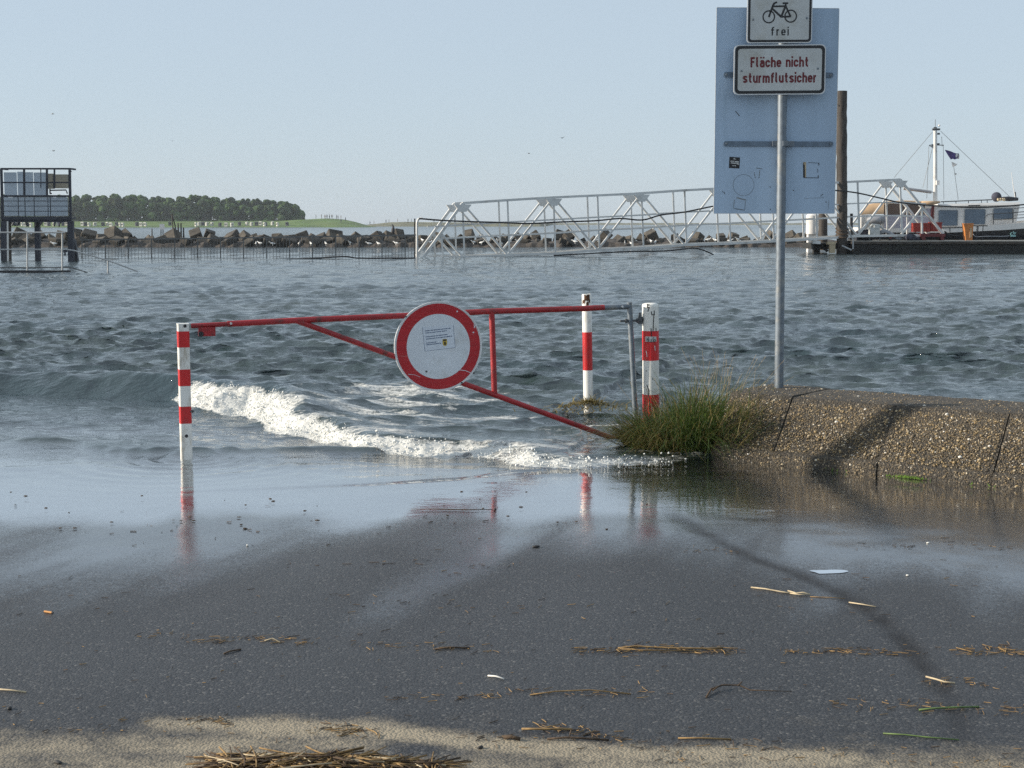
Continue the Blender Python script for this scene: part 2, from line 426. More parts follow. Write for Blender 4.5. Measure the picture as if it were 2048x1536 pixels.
class MB:
    def __init__(self):
        self.v = []; self.f = []
    def add(self, vs, fs):
        b = len(self.v)
        self.v.extend([tuple(x) for x in vs]); self.f.extend([tuple(b + i for i in f) for f in fs])
        return self
    def box(self, c, s, rot=None, taper=1.0):
        hx, hy, hz = s[0] / 2, s[1] / 2, s[2] / 2
        vs = []
        for z, k in ((-hz, 1.0), (hz, taper)):
            for x, y in ((-hx, -hy), (hx, -hy), (hx, hy), (-hx, hy)):
                p = Vector((x * k, y * k, z))
                if rot is not None: p = rot @ p
                vs.append(p + Vector(c))
        return self.add(vs, [(3, 2, 1, 0), (4, 5, 6, 7), (0, 1, 5, 4), (1, 2, 6, 5), (2, 3, 7, 6), (3, 0, 4, 7)])
    def bar(self, p, q, w, h, up=(0, 0, 1)):
        p, q = Vector(p), Vector(q)
        d = (q - p).normalized()
        u = Vector(up)
        if abs(d.dot(u)) > 0.98: u = Vector((0, 1, 0))
        s = d.cross(u).normalized(); t = s.cross(d)
        vs = []
        for e in (p, q):
            for a, b in ((-1, -1), (1, -1), (1, 1), (-1, 1)):
                vs.append(e + s * (a * w / 2) + t * (b * h / 2))
        return self.add(vs, [(3, 2, 1, 0), (4, 5, 6, 7), (0, 1, 5, 4), (1, 2, 6, 5), (2, 3, 7, 6), (3, 0, 4, 7)])
    def tube(self, pts, r, n=8, caps=True, r2=None):
        pts = [Vector(p) for p in pts]
        k = len(pts); vs = []; fs = []
        ref = None
        for i, p in enumerate(pts):
            d = (pts[min(i + 1, k - 1)] - pts[max(i - 1, 0)]).normalized()
            if ref is None:
                ref = Vector((0, 0, 1)) if abs(d.z) < 0.9 else Vector((0, 1, 0))
            s = d.cross(ref).normalized(); t = s.cross(d).normalized(); ref = t
            rr = r if r2 is None else r + (r2 - r) * i / (k - 1)
            if isinstance(r, (list, tuple)): rr = r[i]
            for j in range(n):
                a = 2 * math.pi * j / n
                vs.append(p + s * (math.cos(a) * rr) + t * (math.sin(a) * rr))
        for i in range(k - 1):
            for j in range(n):
                fs.append((i * n + j, i * n + (j + 1) % n, (i + 1) * n + (j + 1) % n, (i + 1) * n + j))
        if caps:
            fs.append(tuple(range(n - 1, -1, -1))); fs.append(tuple((k - 1) * n + j for j in range(n)))
        return self.add(vs, fs)
    def lathe(self, prof, axis_p, axis_d=(0, 0, 1), n=20):
        A, d = Vector(axis_p), Vector(axis_d).normalized()
        ref = Vector((1, 0, 0)) if abs(d.x) < 0.9 else Vector((0, 1, 0))
        s = d.cross(ref).normalized(); t = d.cross(s)
        vs = []; fs = []
        for (r, z) in prof:
            for j in range(n):
                a = 2 * math.pi * j / n
                vs.append(A + d * z + s * (math.cos(a) * r) + t * (math.sin(a) * r))
        for i in range(len(prof) - 1):
            for j in range(n):
                fs.append((i * n + j, i * n + (j + 1) % n, (i + 1) * n + (j + 1) % n, (i + 1) * n + j))
        if prof[0][0] > 1e-4: fs.append(tuple(range(n - 1, -1, -1)))
        if prof[-1][0] > 1e-4: fs.append(tuple((len(prof) - 1) * n + j for j in range(n)))
        return self.add(vs, fs)
    def plate(self, pts2, F, w0, w1):
        n = len(pts2)
        vs = [F(u, v, w0) for u, v in pts2] + [F(u, v, w1) for u, v in pts2]
        fs = [tuple(range(n - 1, -1, -1)), tuple(range(n, 2 * n))]
        fs += [(i, (i + 1) % n, n + (i + 1) % n, n + i) for i in range(n)]
        return self.add(vs, fs)
    def ring(self, po, pi, F, w0, w1):
        n = len(po)
        vs = [F(u, v, w1) for u, v in po] + [F(u, v, w1) for u, v in pi] + [F(u, v, w0) for u, v in po] + [F(u, v, w0) for u, v in pi]
        fs = []
        for i in range(n):
            j = (i + 1) % n
            fs += [(i, j, n + j, n + i), (2 * n + i, 3 * n + i, 3 * n + j, 2 * n + j), (i, 2 * n + i, 2 * n + j, j), (n + i, n + j, 3 * n + j, 3 * n + i)]
        return self.add(vs, fs)
    def loft(self, rows, closed=False, caps=False):
        n = len(rows[0]); vs = [p for r in rows for p in r]; fs = []
        m = n if closed else n - 1
        for i in range(len(rows) - 1):
            for j in range(m):
                fs.append((i * n + j, i * n + (j + 1) % n, (i + 1) * n + (j + 1) % n, (i + 1) * n + j))
        if caps:
            fs.append(tuple(range(n - 1, -1, -1))); fs.append(tuple((len(rows) - 1) * n + j for j in range(n)))
        return self.add(vs, fs)
    def blob(self, c, r, sub=2, jit=0.0, seed=0, rot=None):
        bm = bmesh.new(); bmesh.ops.create_icosphere(bm, subdivisions=sub, radius=1)
        rr = random.Random(seed)
        vs = []
        for q in bm.verts:
            k = 1 + rr.uniform(-jit, jit)
            p = Vector((q.co.x * r[0] * k, q.co.y * r[1] * k, q.co.z * r[2] * k))
            if rot is not None: p = rot @ p
            vs.append(p + Vector(c))
        fs = [tuple(q.index for q in f.verts) for f in bm.faces]
        bm.free()
        return self.add(vs, fs)
    def mesh(self, name, origin=(0, 0, 0), smooth=False, fixn=True):
        me = bpy.data.meshes.new(name)
        o = Vector(origin)
        me.from_pydata([tuple(Vector(p) - o) for p in self.v], [], self.f)
        if fixn:
            bm = bmesh.new(); bm.from_mesh(me)
            bmesh.ops.recalc_face_normals(bm, faces=bm.faces)
            bm.to_mesh(me); bm.free()
        if smooth:
            me.polygons.foreach_set('use_smooth', [True] * len(me.polygons))
        me.update()
        return me
    def build(self, name, mat, parent=None, smooth=False, angle=None, fixn=True, loc=None):
        if parent is not None:
            org = ROOTLOC[parent]
        else:
            org = Vector(loc) if loc is not None else Vector((0, 0, 0))
        me = self.mesh(name, org, smooth or angle is not None, fixn)
        if angle is not None:
            try: me.set_sharp_from_angle(angle=R(angle))
            except Exception: pass
        me.materials.append(MATS[mat])
        o = bpy.data.objects.new(name, me)
        C.objects.link(o)
        if parent is not None: o.parent = parent
        else: o.location = org
        ROOTLOC[o] = org
        return o

def grid_object(name, V, nr, nc, mat, attrs, smooth=True):
    me = bpy.data.meshes.new(name)
    i = np.arange(nr - 1)[:, None] * nc + np.arange(nc - 1)[None, :]
    F = np.stack([i, i + 1, i + nc + 1, i + nc], -1).reshape(-1, 4)
    me.vertices.add(len(V)); me.vertices.foreach_set('co', V.astype(np.float32).ravel())
    me.loops.add(F.size); me.loops.foreach_set('vertex_index', F.astype(np.int32).ravel())
    me.polygons.add(len(F))
    me.polygons.foreach_set('loop_start', np.arange(0, F.size, 4, dtype=np.int32))
    try: me.polygons.foreach_set('loop_total', np.full(len(F), 4, dtype=np.int32))
    except Exception: pass
    me.polygons.foreach_set('use_smooth', np.full(len(F), smooth))
    me.update(calc_edges=True); me.validate()
    for k, a in attrs.items():
        at_ = me.attributes.new(k, 'FLOAT', 'POINT')
        at_.data.foreach_set('value', np.asarray(a, dtype=np.float32).ravel())
    me.materials.append(MATS[mat])
    o = bpy.data.objects.new(name, me); C.objects.link(o)
    return o
def copy_tree(o, parent=None, loc=None, rot=None, scale=None):
    c = o.copy(); C.objects.link(c)
    c.parent = parent
    if loc is not None: c.location = loc
    if rot is not None: c.rotation_euler = rot
    if scale is not None: c.scale = scale
    for ch in list(o.children): copy_tree(ch, c)
    return c
def text_mesh(body, bold=0.0, spacing=1.0):
    cu = bpy.data.curves.new('lettering', 'FONT'); cu.body = body; cu.offset = bold; cu.space_character = spacing
    cu.resolution_u = 4
    o = bpy.data.objects.new('lettering_source', cu); C.objects.link(o)
    bpy.context.view_layer.update()
    dg = bpy.context.evaluated_depsgraph_get()
    me = bpy.data.meshes.new_from_object(o.evaluated_get(dg))
    vs = [tuple(q.co) for q in me.vertices]; fs = [tuple(p.vertices) for p in me.polygons]
    bpy.data.objects.remove(o, do_unlink=True); bpy.data.curves.remove(cu); bpy.data.meshes.remove(me)
    return vs, fs
def ribbon(m, pts, w, F, w0):
    n = len(pts); L = []; Rr = []
    for i in range(n):
        a = pts[max(i - 1, 0)]; b = pts[min(i + 1, n - 1)]; c = pts[i]
        d1 = (c[0] - a[0], c[1] - a[1]); d2 = (b[0] - c[0], b[1] - c[1])
        def nrm(d):
            l = math.hypot(*d) or 1; return (d[0] / l, d[1] / l)
        if i == 0: d1 = d2
        if i == n - 1: d2 = d1
        d1, d2 = nrm(d1), nrm(d2)
        nx, ny = -(d1[1] + d2[1]), d1[0] + d2[0]
        l = math.hypot(nx, ny) or 1; nx, ny = nx / l, ny / l
        k = 1 / max(0.5, nx * -d1[1] + ny * d1[0])
        L.append((c[0] + nx * w / 2 * k, c[1] + ny * w / 2 * k)); Rr.append((c[0] - nx * w / 2 * k, c[1] - ny * w / 2 * k))
    vs = [F(*p, w0) for p in L] + [F(*p, w0) for p in Rr]
    m.add(vs, [(i, n + i, n + i + 1, i + 1) for i in range(n - 1)])
def arc(cx, cy, rx, ry, a0, a1, n=8):
    return [(cx + rx * math.cos(R(lerp(a0, a1, i / n))), cy + ry * math.sin(R(lerp(a0, a1, i / n)))) for i in range(n + 1)]
def glyph(ch, t):
    """centre lines of a narrow road-sign letter; returns strokes and the distance to its right edge"""
    W = 0.34; X = 0.72; xt = X - t / 2; b = t / 2; ra = 0.17
    up = arc(W / 2, xt - ra, W / 2, ra, 180, 0); dn = arc(W / 2, b + ra, W / 2, ra, 180, 360)
    st = lambda x, y0, y1: [(x, y0), (x, y1)]
    if ch == 'n': return [st(0, 0, X), up + [(W, 0)]], W
    if ch == 'h': return [st(0, 0, 1), up + [(W, 0)]], W
    if ch == 'm':
        w = 0.30
        return [st(0, 0, X), arc(w / 2, xt - ra, w / 2, ra, 180, 0) + [(w, 0)], arc(w * 1.5, xt - ra, w / 2, ra, 180, 0) + [(2 * w, 0)]], 2 * w
    if ch == 'r': return [st(0, 0, X), arc(0.17, xt - 0.19, 0.17, 0.19, 180, 75)], 0.20
    if ch == 'u': return [[(0, X)] + dn + [(W, X)], st(W, 0, X)], W
    if ch == 'i': return [st(0, 0, X), st(0, 0.85, 0.85 + t)], 0
    if ch == 'l': return [[(0, 1.0)] + arc(0.14, b + 0.14, 0.14, 0.14, 180, 270)], 0.14
    if ch == 't': return [[(0.09, 0.95)] + arc(0.23, b + 0.15, 0.14, 0.15, 180, 270) + [(0.27, b)], [(-0.05, xt), (0.26, xt)]], 0.26
    if ch == 'f': return [[(0.28, 1 - b)] + arc(0.22, 1 - b - 0.14, 0.14, 0.14, 90, 180) + [(0.08, 0)], [(-0.05, xt), (0.26, xt)]], 0.26
    if ch == 'c': return [arc(W / 2, xt - ra, W / 2, ra, 0, 180) + dn], W
    if ch == 'e': return [[(0, 0.37), (W, 0.37)] + up[::-1][0:] + dn[:-1]], W
    if ch in 'aä':
        s = [arc(W / 2, xt - 0.15, W / 2, 0.15, 165, 0) + [(W, 0)], [(W, 0.42), (0.16, 0.42)] + arc(0.16, 0.245, 0.16, 0.175, 90, 270) + [(W, b + 0.03)]]
        if ch == 'ä': s += [st(0.03, 0.86, 0.86 + t * 0.8), st(0.31, 0.86, 0.86 + t * 0.8)]
        return s, W
    if ch == 's': return [[(W - 0.01, 0.52), (W - 0.04, xt - 0.03), (W / 2, xt), (0.05, xt - 0.04), (0.0, 0.51), (0.06, 0.42), (W / 2, 0.365), (W - 0.06, 0.31), (W, 0.21), (W - 0.05, b + 0.04), (W / 2, b), (0.05, b + 0.03), (0.01, 0.20)]], W
    if ch == 'F': return [st(0, 0, 1), [(0, 1 - t / 2), (0.36, 1 - t / 2)], [(0, 0.53), (0.31, 0.53)]], 0.34
    return [], 0.12
def sign_text(body, x0, x1, y0, hcap, F, w0, t=0.15, gap=0.11, tiltv=0.0):
    """lettering mesh: from x0 to x1 in plane units, cap height hcap, baseline y0"""
    pen = 0.0; strokes = []
    for ch in body:
        s, w = glyph(ch, t)
        off = 0.015 if ch in 'tf' else 0
        for q in s: strokes.append([(x + pen + off + t / 2, y) for x, y in q])
        pen += w + off + t + gap
    pen -= gap
    kx = (x1 - x0) / pen; ky = hcap
    m = MB()
    for i, q in enumerate(strokes):
        G = lambda u, v, w: F(x0 + u * kx, y0 + v * ky + u * kx * tiltv, w + i * 2e-5)
        ribbon(m, q, t, G, w0)
    return m
def rrect(cx, cy, w, h, r, n=6):
    pts = []
    for sx, sy, a0 in ((1, 1, 0), (-1, 1, 90), (-1, -1, 180), (1, -1, 270)):
        for i in range(n + 1):
            a = R(a0 + 90 * i / n)
            pts.append((cx + sx * (w / 2 - r) + r * math.cos(a), cy + sy * (h / 2 - r) + r * math.sin(a)))
    return pts
def circle(cx, cy, r, n=48):
    return [(cx + r * math.cos(2 * math.pi * i / n), cy + r * math.sin(2 * math.pi * i / n)) for i in range(n)]
def lerp(a, b, t): return a + (b - a) * t
ORD = ['first', 'second', 'third', 'fourth', 'fifth', 'sixth', 'seventh', 'eighth', 'ninth', 'tenth', 'eleventh', 'twelfth', 'thirteenth', 'fourteenth', 'fifteenth', 'sixteenth', 'seventeenth', 'eighteenth', 'nineteenth', 'twentieth']
def ordinal(i):
    if i < 20: return ORD[i]
    tens = {2: 'twenty', 3: 'thirty', 4: 'forty', 5: 'fifty'}[(i + 1) // 10]
    return tens + '-' + ORD[(i + 1) % 10 - 1] if (i + 1) % 10 else {3: 'thirtieth', 4: 'fortieth', 5: 'fiftieth'}[(i + 1) // 10]
def number_labels(items):
    """items: (picture x, object, phrase with %s for the ordinal); counts each phrase from the left"""
    seen = {}
    for x, o, ph in sorted(items, key=lambda q: q[0]):
        k = seen.get(ph, 0); seen[ph] = k + 1
        o['label'] = ph % ordinal(k)
def pl(x, xs, ys): return float(np.interp(x, xs, ys))

# ================================================================== GROUND
def ground_z(X, Y):
    z = np.where(Y < 7.45, 0.013 * (7.45 - Y), -0.013 * (Y - 7.45))
    z = np.where(Y > 12, -0.0546 - 0.07 * (Y - 12), z)
    z = np.maximum(z, -1.6)
    bumpy = (fbm(X * 0.9, Y * 0.7, 5, 3) - 0.5) * 0.011 + (fbm(X * 3.1, Y * 3.1, 9, 3) - 0.5) * 0.005
    # shallow wheel ruts that run down towards the water
    for (a, b, w, dep) in (((-1.4, 5.6), (-0.62, 8.3), 0.22, 0.005), ((-0.2, 5.4), (0.2, 8.2), 0.25, 0.004)):
        sd, _ = polydist(X, Y, [a, b], [0, 0])
        bumpy = bumpy - dep * np.exp(-(sd / w) ** 2)
    return z + bumpy * (1 - sstep(11, 14, Y))
def axis(*segs):
    out = []
    for a, b, s in segs:
        n = max(1, int(round((b - a) / s))); out += list(np.linspace(a, b, n, endpoint=False))
    out.append(segs[-1][1]); return np.array(out)
gx = axis((-400, -60, 40), (-60, -8, 4), (-8, -3.6, 0.2), (-3.6, 3.6, 0.032), (3.6, 8, 0.2), (8, 60, 4), (60, 400, 40))
gy = axis((-120, -20, 10), (-20, 0, 1), (0, 3.4, 0.2), (3.4, 10.2, 0.032), (10.2, 14, 0.1), (14, 40, 1), (40, 140, 10))
GX, GY = np.meshgrid(gx, gy)
GZ = ground_z(GX, GY)
wet = sstep(4.6, 8.0, GY + (fbm(GX * 0.8, GY * 0.8, 21, 4) - 0.5) * 1.5)
streak = fbm((GX - 0.28 * GY) * 2.4, GY * 0.35, 33, 4)
wet = np.clip(wet + (streak - 0.5) * 1.3 * sstep(4.8, 5.9, GY) * (1 - sstep(7.6, 8.2, GY)), 0, 1)
rb = sstep(0.9, 2.4, GX) * sstep(5.6, 6.4, GY)
wet = np.clip(wet + 0.25 * rb * (1 - 0.6 * sstep(7.2, 8, GY)), 0, 1)
# sand washed onto the asphalt near the camera
def on_ground(px, py):
    p = on_z(px, py, 0.03)
    return (p.x, p.y)
sand = np.zeros_like(GX)
for pts, w, a in (([on_ground(330, 1452), on_ground(700, 1462), on_ground(980, 1490), on_ground(1300, 1518), on_ground(1700, 1526)], 0.09, 0.95),
                  ([on_ground(760, 1472), on_ground(1000, 1500), on_ground(1250, 1530)], 0.07, 0.9),
                  ([on_ground(-200, 1500), on_ground(300, 1490), on_ground(700, 1500)], 0.16, 0.62),
                  ([on_ground(1400, 1545), on_ground(1900, 1560)], 0.2, 0.7),
                  ([(-3, 4.0), (3, 4.0)], 0.22, 0.75), ([(-3, 3.6), (3, 3.6)], 0.4, 0.6),
                  ([on_ground(430, 1450), on_ground(560, 1448)], 0.07, 0.9)):
    sd, _ = polydist(GX, GY, pts, [0] * len(pts))
    sand = np.maximum(sand, a * np.exp(-(sd / w) ** 2 * (0.25 + 1.6 * fbm(GX * 4, GY * 4, 41, 4))))
sand = np.clip(sand * (0.55 + 0.9 * fbm(GX * 2.2, GY * 5, 44, 4)) + 0.34 * sstep(5.3, 4.2, GY) * fbm(GX * 1.5, GY * 4, 47, 4), 0, 1)
seam = np.zeros_like(GX)
sm = [on_ground(1330, 1000), on_ground(1400, 1048), on_ground(1490, 1100), on_ground(1600, 1140), on_ground(1700, 1190), on_ground(1790, 1260), on_ground(1860, 1345), on_ground(1900, 1400), on_ground(1950, 1560)]
sd, wv = polydist(GX, GY, sm, [0.5, 0.6, 0.7, 0.9, 0.8, 1, 1, 0.6, 0.3])
seam = np.maximum(seam, wv * np.exp(-(np.abs(sd + 0.03 * (fbm(GX * 4, GY * 4, 52, 3) - 0.5)) / 0.042) ** 2) * (0.35 + 1.3 * fbm(GX * 11, GY * 11, 55, 3)))
GZ = GZ - 0.007 * seam
V = np.stack([GX, GY, GZ], -1).reshape(-1, 3)
g = grid_object('asphalt_ground', V, len(gy), len(gx), 'asphalt', {'wet': wet, 'sand': sand, 'seam': np.clip(seam, 0, 1), 'soak': sstep(0.012, -0.002, GZ)})
setprops(g, kind='structure')
sb = MB().add([(-6000, 120, -1.62), (6000, 120, -1.62), (6000, 9000, -1.62), (-6000, 9000, -1.62)], [(0, 1, 2, 3)]).build('seabed', 'seabed')
setprops(sb, kind='structure')

# ================================================================== WATER
nr_ = np.random.RandomState(4)
WN = 130
lam = np.exp(np.where(np.arange(WN) < 112, nr_.uniform(math.log(0.10), math.log(0.60), WN), nr_.uniform(math.log(0.60), math.log(2.4), WN)))
ang = nr_.normal(0, R(27), WN) + R(-97)
kx, ky = np.cos(ang) * 2 * math.pi / lam, np.sin(ang) * 2 * math.pi / lam
ph = nr_.uniform(0, 2 * math.pi, WN)
slope_amp = 0.21 * math.sqrt(2.0 / WN) * np.where(lam > 1.2, 0.55, np.where(lam > 0.6, 0.9, 1.0))
amp = slope_amp * lam / (2 * math.pi)

BORE = [(-14, 15.2), (-9, 14.5), (-4.5, 13.7), (-3.12, 13.05), (-2.95, 12.95), (-2.39, 12.35), (-2.07, 11.9), (-1.81, 11.25), (-1.39, 10.75), (-1.1, 10.25), (-0.75, 10.02), (-0.41, 9.9), (-0.08, 9.78), (0.11, 9.52), (0.4, 9.45), (0.72, 9.6), (1.5, 9.9), (2.2, 10.6)]
BH = [0.10, 0.12, 0.17, 0.22, 0.23, 0.23, 0.20, 0.15, 0.12, 0.10, 0.10, 0.09, 0.08, 0.065, 0.055, 0.05, 0.02, 0.0]
BF = [0.0, 0.0, 0.0, 0.0, 0.9, 1.0, 1.0, 1.0, 0.95, 0.9, 1.0, 0.95, 0.8, 0.85, 0.75, 0.7, 0.3, 0.0]
def water_surface(X, Y, sp):
    wob = (fbm(X * 1.6, Y * 1.6, 61, 3) - 0.5) * 0.30
    s1, B = polydist(X, Y, BORE, BH)
    _, Ff = polydist(X, Y, BORE, BF)
    s1 = s1 + wob * sstep(0.0, 0.12, B) * 1.0
    w = 0.10 + 1.3 * B
    behind = np.clip(s1 - w, 0, None)
    prof = sstep(0, 1, np.clip(s1 / w, 0, 1)) * (0.30 + 0.70 * np.exp(-behind / (0.35 + 1.6 * B)))
    prof = prof * (0.2 + 0.8 * np.exp(-behind / 5.0))
    crestmod = 0.75 + 0.5 * fbm(X * 1.3, Y * 1.3, 64, 3)
    z = B * prof * crestmod
    # chop, calmer in front of the breaking wave and on the drowned asphalt
    A = 0.52 * sstep(9.7, 11.2, Y) + 0.035 * sstep(8.1, 9.2, Y) + 0.14 * sstep(8.8, 9.8, Y) + 0.005
    A = A + sstep(-0.1, 1.2, s1) * (0.40 * sstep(9.4, 12.0, Y) + 0.45 * sstep(12, 17, Y))
    A = np.maximum(A, sstep(10.8, 15.5, Y) * 0.95)
    A = A * (0.55 + 0.9 * fbm(X * 0.23, Y * 0.23, 67, 3))
    dx = np.zeros_like(X); dy = np.zeros_like(X); ch = np.zeros_like(X)
    for i in range(WN):
        wgt = sstep(1.5, 3.0, lam[i] / sp) * amp[i]
        if lam[i] > 1.2:
            wgt = wgt * sstep(10.5, 17, Y)
        th = kx[i] * X + ky[i] * Y + ph[i]
        c = np.cos(th); s_ = np.sin(th)
        ch += wgt * c
        k = math.hypot(kx[i], ky[i])
        q = 1.5
        dx -= q * wgt * s_ * kx[i] / k; dy -= q * wgt * s_ * ky[i] / k
    z = z + A * ch
    # swells that run in at the left, and lumps behind the breaker
    for (pp, hh, ww) in (([(-7, 10.95), (-3.6, 10.62), (-2.4, 10.32), (-1.5, 10.16), (-0.9, 10.12)], 0.11, 0.12),
                         ([(-6, 16.6), (-3, 16.2), (-1.0, 15.2), (0.6, 14.6)], 0.10, 0.40),
                         ([(-1.8, 13.4), (-0.4, 12.9), (0.9, 12.8)], 0.07, 0.30),
                         ([(-9, 19.5), (-3, 19.0), (2, 19.6), (6, 18.8)], 0.09, 0.5),
                         ([(-4, 24.0), (2, 23.2), (8, 24)], 0.10, 0.6),
                         ([(0.5, 15.8), (3, 15.4), (6, 16)], 0.06, 0.35)):
        sd, _ = polydist(X, Y, pp, [0] * len(pp))
        sd = sd + (fbm(X * 1.1, Y * 1.1, 71, 4) - 0.5) * 0.9 * (ww / 0.2)
        up = np.where(sd < 0, np.exp(-(sd / (0.6 * ww)) ** 2), np.exp(-(sd / (1.9 * ww)) ** 2))
        z = z + hh * up * 0.42 * np.clip(2.6 * fbm(X * 0.9, Y * 0.9, 74, 3) - 0.55, 0.0, 1.5)
    # rings that lap round the posts
    for (cx0, cy0, am) in ((-2.165, 9.98, 0.016), (0.64, 12.4, 0.010)):
        rr0 = np.hypot(X - cx0, (Y - cy0) * 0.9) + 0.05 * (fbm(X * 5, Y * 5, 79, 2) - 0.5)
        z = z + am * np.cos(rr0 * 2 * math.pi / 0.15) * np.exp(-rr0 / 0.30) * (rr0 < 1.5)
    # thin run-up edge
    s3, b3 = polydist(X, Y, [(-1.9, 8.62), (-0.83, 8.86), (-0.3, 9.06), (0.08, 9.36)], [0.0, 1, 1, 1])
    z = z + 0.011 * b3 * sstep(-0.01, 0.05, s3) * np.exp(-np.clip(s3, 0, None) / 0.5) * (s3 > -0.02)
    # broken white water
    crest_n = 0.35 + 1.0 * fbm(X * 2.6, Y * 2.6, 97, 4)
    front = sstep(-0.05, 0.03, s1) * (1 - sstep(w * 0.55, w * 0.78 + 0.10 + 0.3 * B, s1 * (0.6 + 0.7 * crest_n))) * Ff * np.clip(crest_n + 0.15, 0, 1.05)
    patch = fbm(X * 2.2, Y * 3.2, 77, 4)
    trail = np.exp(-np.clip(s1 - w, 0, None) / (0.9 + 0.9 * sstep(-2.0, -0.5, X))) * (s1 > 0) * sstep(-2.7, -1.6, X) * (1 - sstep(1.2, 1.8, X)) * (0.22 + 0.95 * sstep(0.38, 0.62, patch)) * 0.66
    streaks = sstep(0.46, 0.62, fbm(X * 1.0 + 3, Y * 3.6, 83, 4)) * (s1 > 0.1) * (1 - sstep(1.8, 3.6, s1)) * sstep(-2.4, -1.2, X) * (1 - sstep(0.9, 1.4, X)) * 0.70
    edge3 = b3 * np.exp(-((s3 - 0.008) / 0.016) ** 2) * 0.8
    lace = sstep(0.62, 0.72, fbm(X * 3.0, Y * 5.0, 87, 3)) * sstep(10.0, 10.2, Y) * (1 - sstep(10.7, 11.0, Y)) * (X < -1.2) * 0.40
    foam = np.clip(np.maximum.reduce([front * 1.05, trail, streaks, edge3, lace]), 0, 1)
    rough_n = (fbm(X / 0.19 + 0.3 * Y, Y / 0.19, 91, 4) - 0.45) * 2.3 + (np.abs(fbm(X / 0.11, Y / 0.11 - X, 95, 3) - 0.5) - 0.1) * -2.0
    z = z + front * rough_n * (0.010 + 0.17 * B) + trail * rough_n * 0.018
    ripple = 0.03 + 0.32 * sstep(9.3, 10.8, Y) + 0.40 * sstep(10.5, 15, Y)
    return X + A * dx, Y + A * dy, z, foam, ripple, front

rows = list(np.arange(7.0, 14.6, 0.021))
y = rows[-1]
while y < 135:
    st = 0.55 * y * y / (CAM_H * FPX)
    y += max(st, 0.021); rows.append(y)
while y < 9000:
    y *= 1.06; rows.append(y)
rows = np.array(rows)
tn = list(np.arange(-0.43, 0.4301, 0.0017))
side = [0.46, 0.5, 0.56, 0.65, 0.8, 1.0, 1.4, 2.0, 3.0]
tn = np.array([-s for s in side[::-1]] + tn + side)
WX0 = tn[None, :] * rows[:, None]
WY0 = np.repeat(rows[:, None], len(tn), 1)
spc = np.maximum(np.gradient(rows)[:, None], 0.0017 * rows[:, None]) * np.ones((1, len(tn)))
spc = np.where(np.abs(tn)[None, :] > 0.435, 8.0, spc)
WX, WY, WZ, FO, RI, FR = water_surface(WX0, WY0, spc)
far = sstep(130, 400, rows)[:, None]
WX = WX * (1 - far) + WX0 * far; WY = WY * (1 - far) + WY0 * far; WZ = WZ * (1 - far)
depth = np.clip(WZ - ground_z(WX0, WY0), 0, None)
OP = sstep(0.012, 0.085, depth)
RG = 0.02 + 0.08 * sstep(20, 120, WY0) + 0.12 * sstep(100, 600, WY0)
RI = RI + 0.25 * sstep(18, 60, WY0)
V = np.stack([WX, WY, WZ], -1).reshape(-1, 3)
w_o = grid_object('sea_water', V, len(rows), len(tn), 'sea_water', {'opacity': OP, 'cover': sstep(0.0, 0.012, depth), 'foam': FO, 'ripple': RI, 'rough': RG})
setprops(w_o, kind='structure')

# spray: drops torn off the breaking front
ICO = MB().blob((0, 0, 0), (1, 1, 1), 1)
ICO_V = np.array([tuple(p) for p in ICO.v]); ICO_F = np.array(ICO.f)
def scatter(name, mat, P, Rr, parent=None, tone=None, squash=None, jitter=0.25, seed=3):
    rs = np.random.RandomState(seed)
    n = len(P)
    base = ICO_V[None] * (1 + rs.uniform(-jitter, jitter, (n, len(ICO_V), 1)))
    vv = base * np.asarray(Rr)[:, None, None] if np.ndim(Rr) == 1 else base * np.asarray(Rr)[:, None, :]
    vv = vv + np.asarray(P)[:, None, :]
    org = np.array(ROOTLOC[parent]) if parent is not None else np.zeros(3)
    F = (ICO_F[None] + (np.arange(n) * len(ICO_V))[:, None, None]).reshape(-1, 3)
    me = bpy.data.meshes.new(name)
    me.from_pydata((vv.reshape(-1, 3) - org).tolist(), [], F.tolist())
    me.polygons.foreach_set('use_smooth', [True] * len(me.polygons))
    if tone is not None:
        a = me.attributes.new('tone', 'FLOAT', 'POINT')
        a.data.foreach_set('value', np.repeat(np.asarray(tone, dtype=np.float32), len(ICO_V)))
    me.materials.append(MATS[mat])
    o = bpy.data.objects.new(name, me); C.objects.link(o)
    if parent is not None: o.parent = parent
    ROOTLOC[o] = Vector(org)
    o['kind'] = 'stuff'
    return o
rs = np.random.RandomState(8)
cand = np.argwhere((FR > 0.45) & (WY0 < 14.5))
wgt = np.array([FR[i, j] for i, j in cand]) ** 2
pick = cand[rs.choice(len(cand), 4500, p=wgt / wgt.sum())]
P = np.array([[WX[i, j], WY[i, j], WZ[i, j]] for i, j in pick]) + rs.normal(0, 0.010, (4500, 3))
hop = np.abs(rs.normal(0, 0.016, 4500)) * (rs.uniform(size=4500) < 0.45)
P[:, 2] += hop
scatter('sea_spray', 'foam_drop', P, np.clip(rs.lognormal(math.log(0.0034), 0.5, 4500), 0.0015, 0.010))
setprops(bpy.data.objects['sea_spray'], 'white foam droplets of the breaking wave behind the barrier', 'foam', kind='stuff')

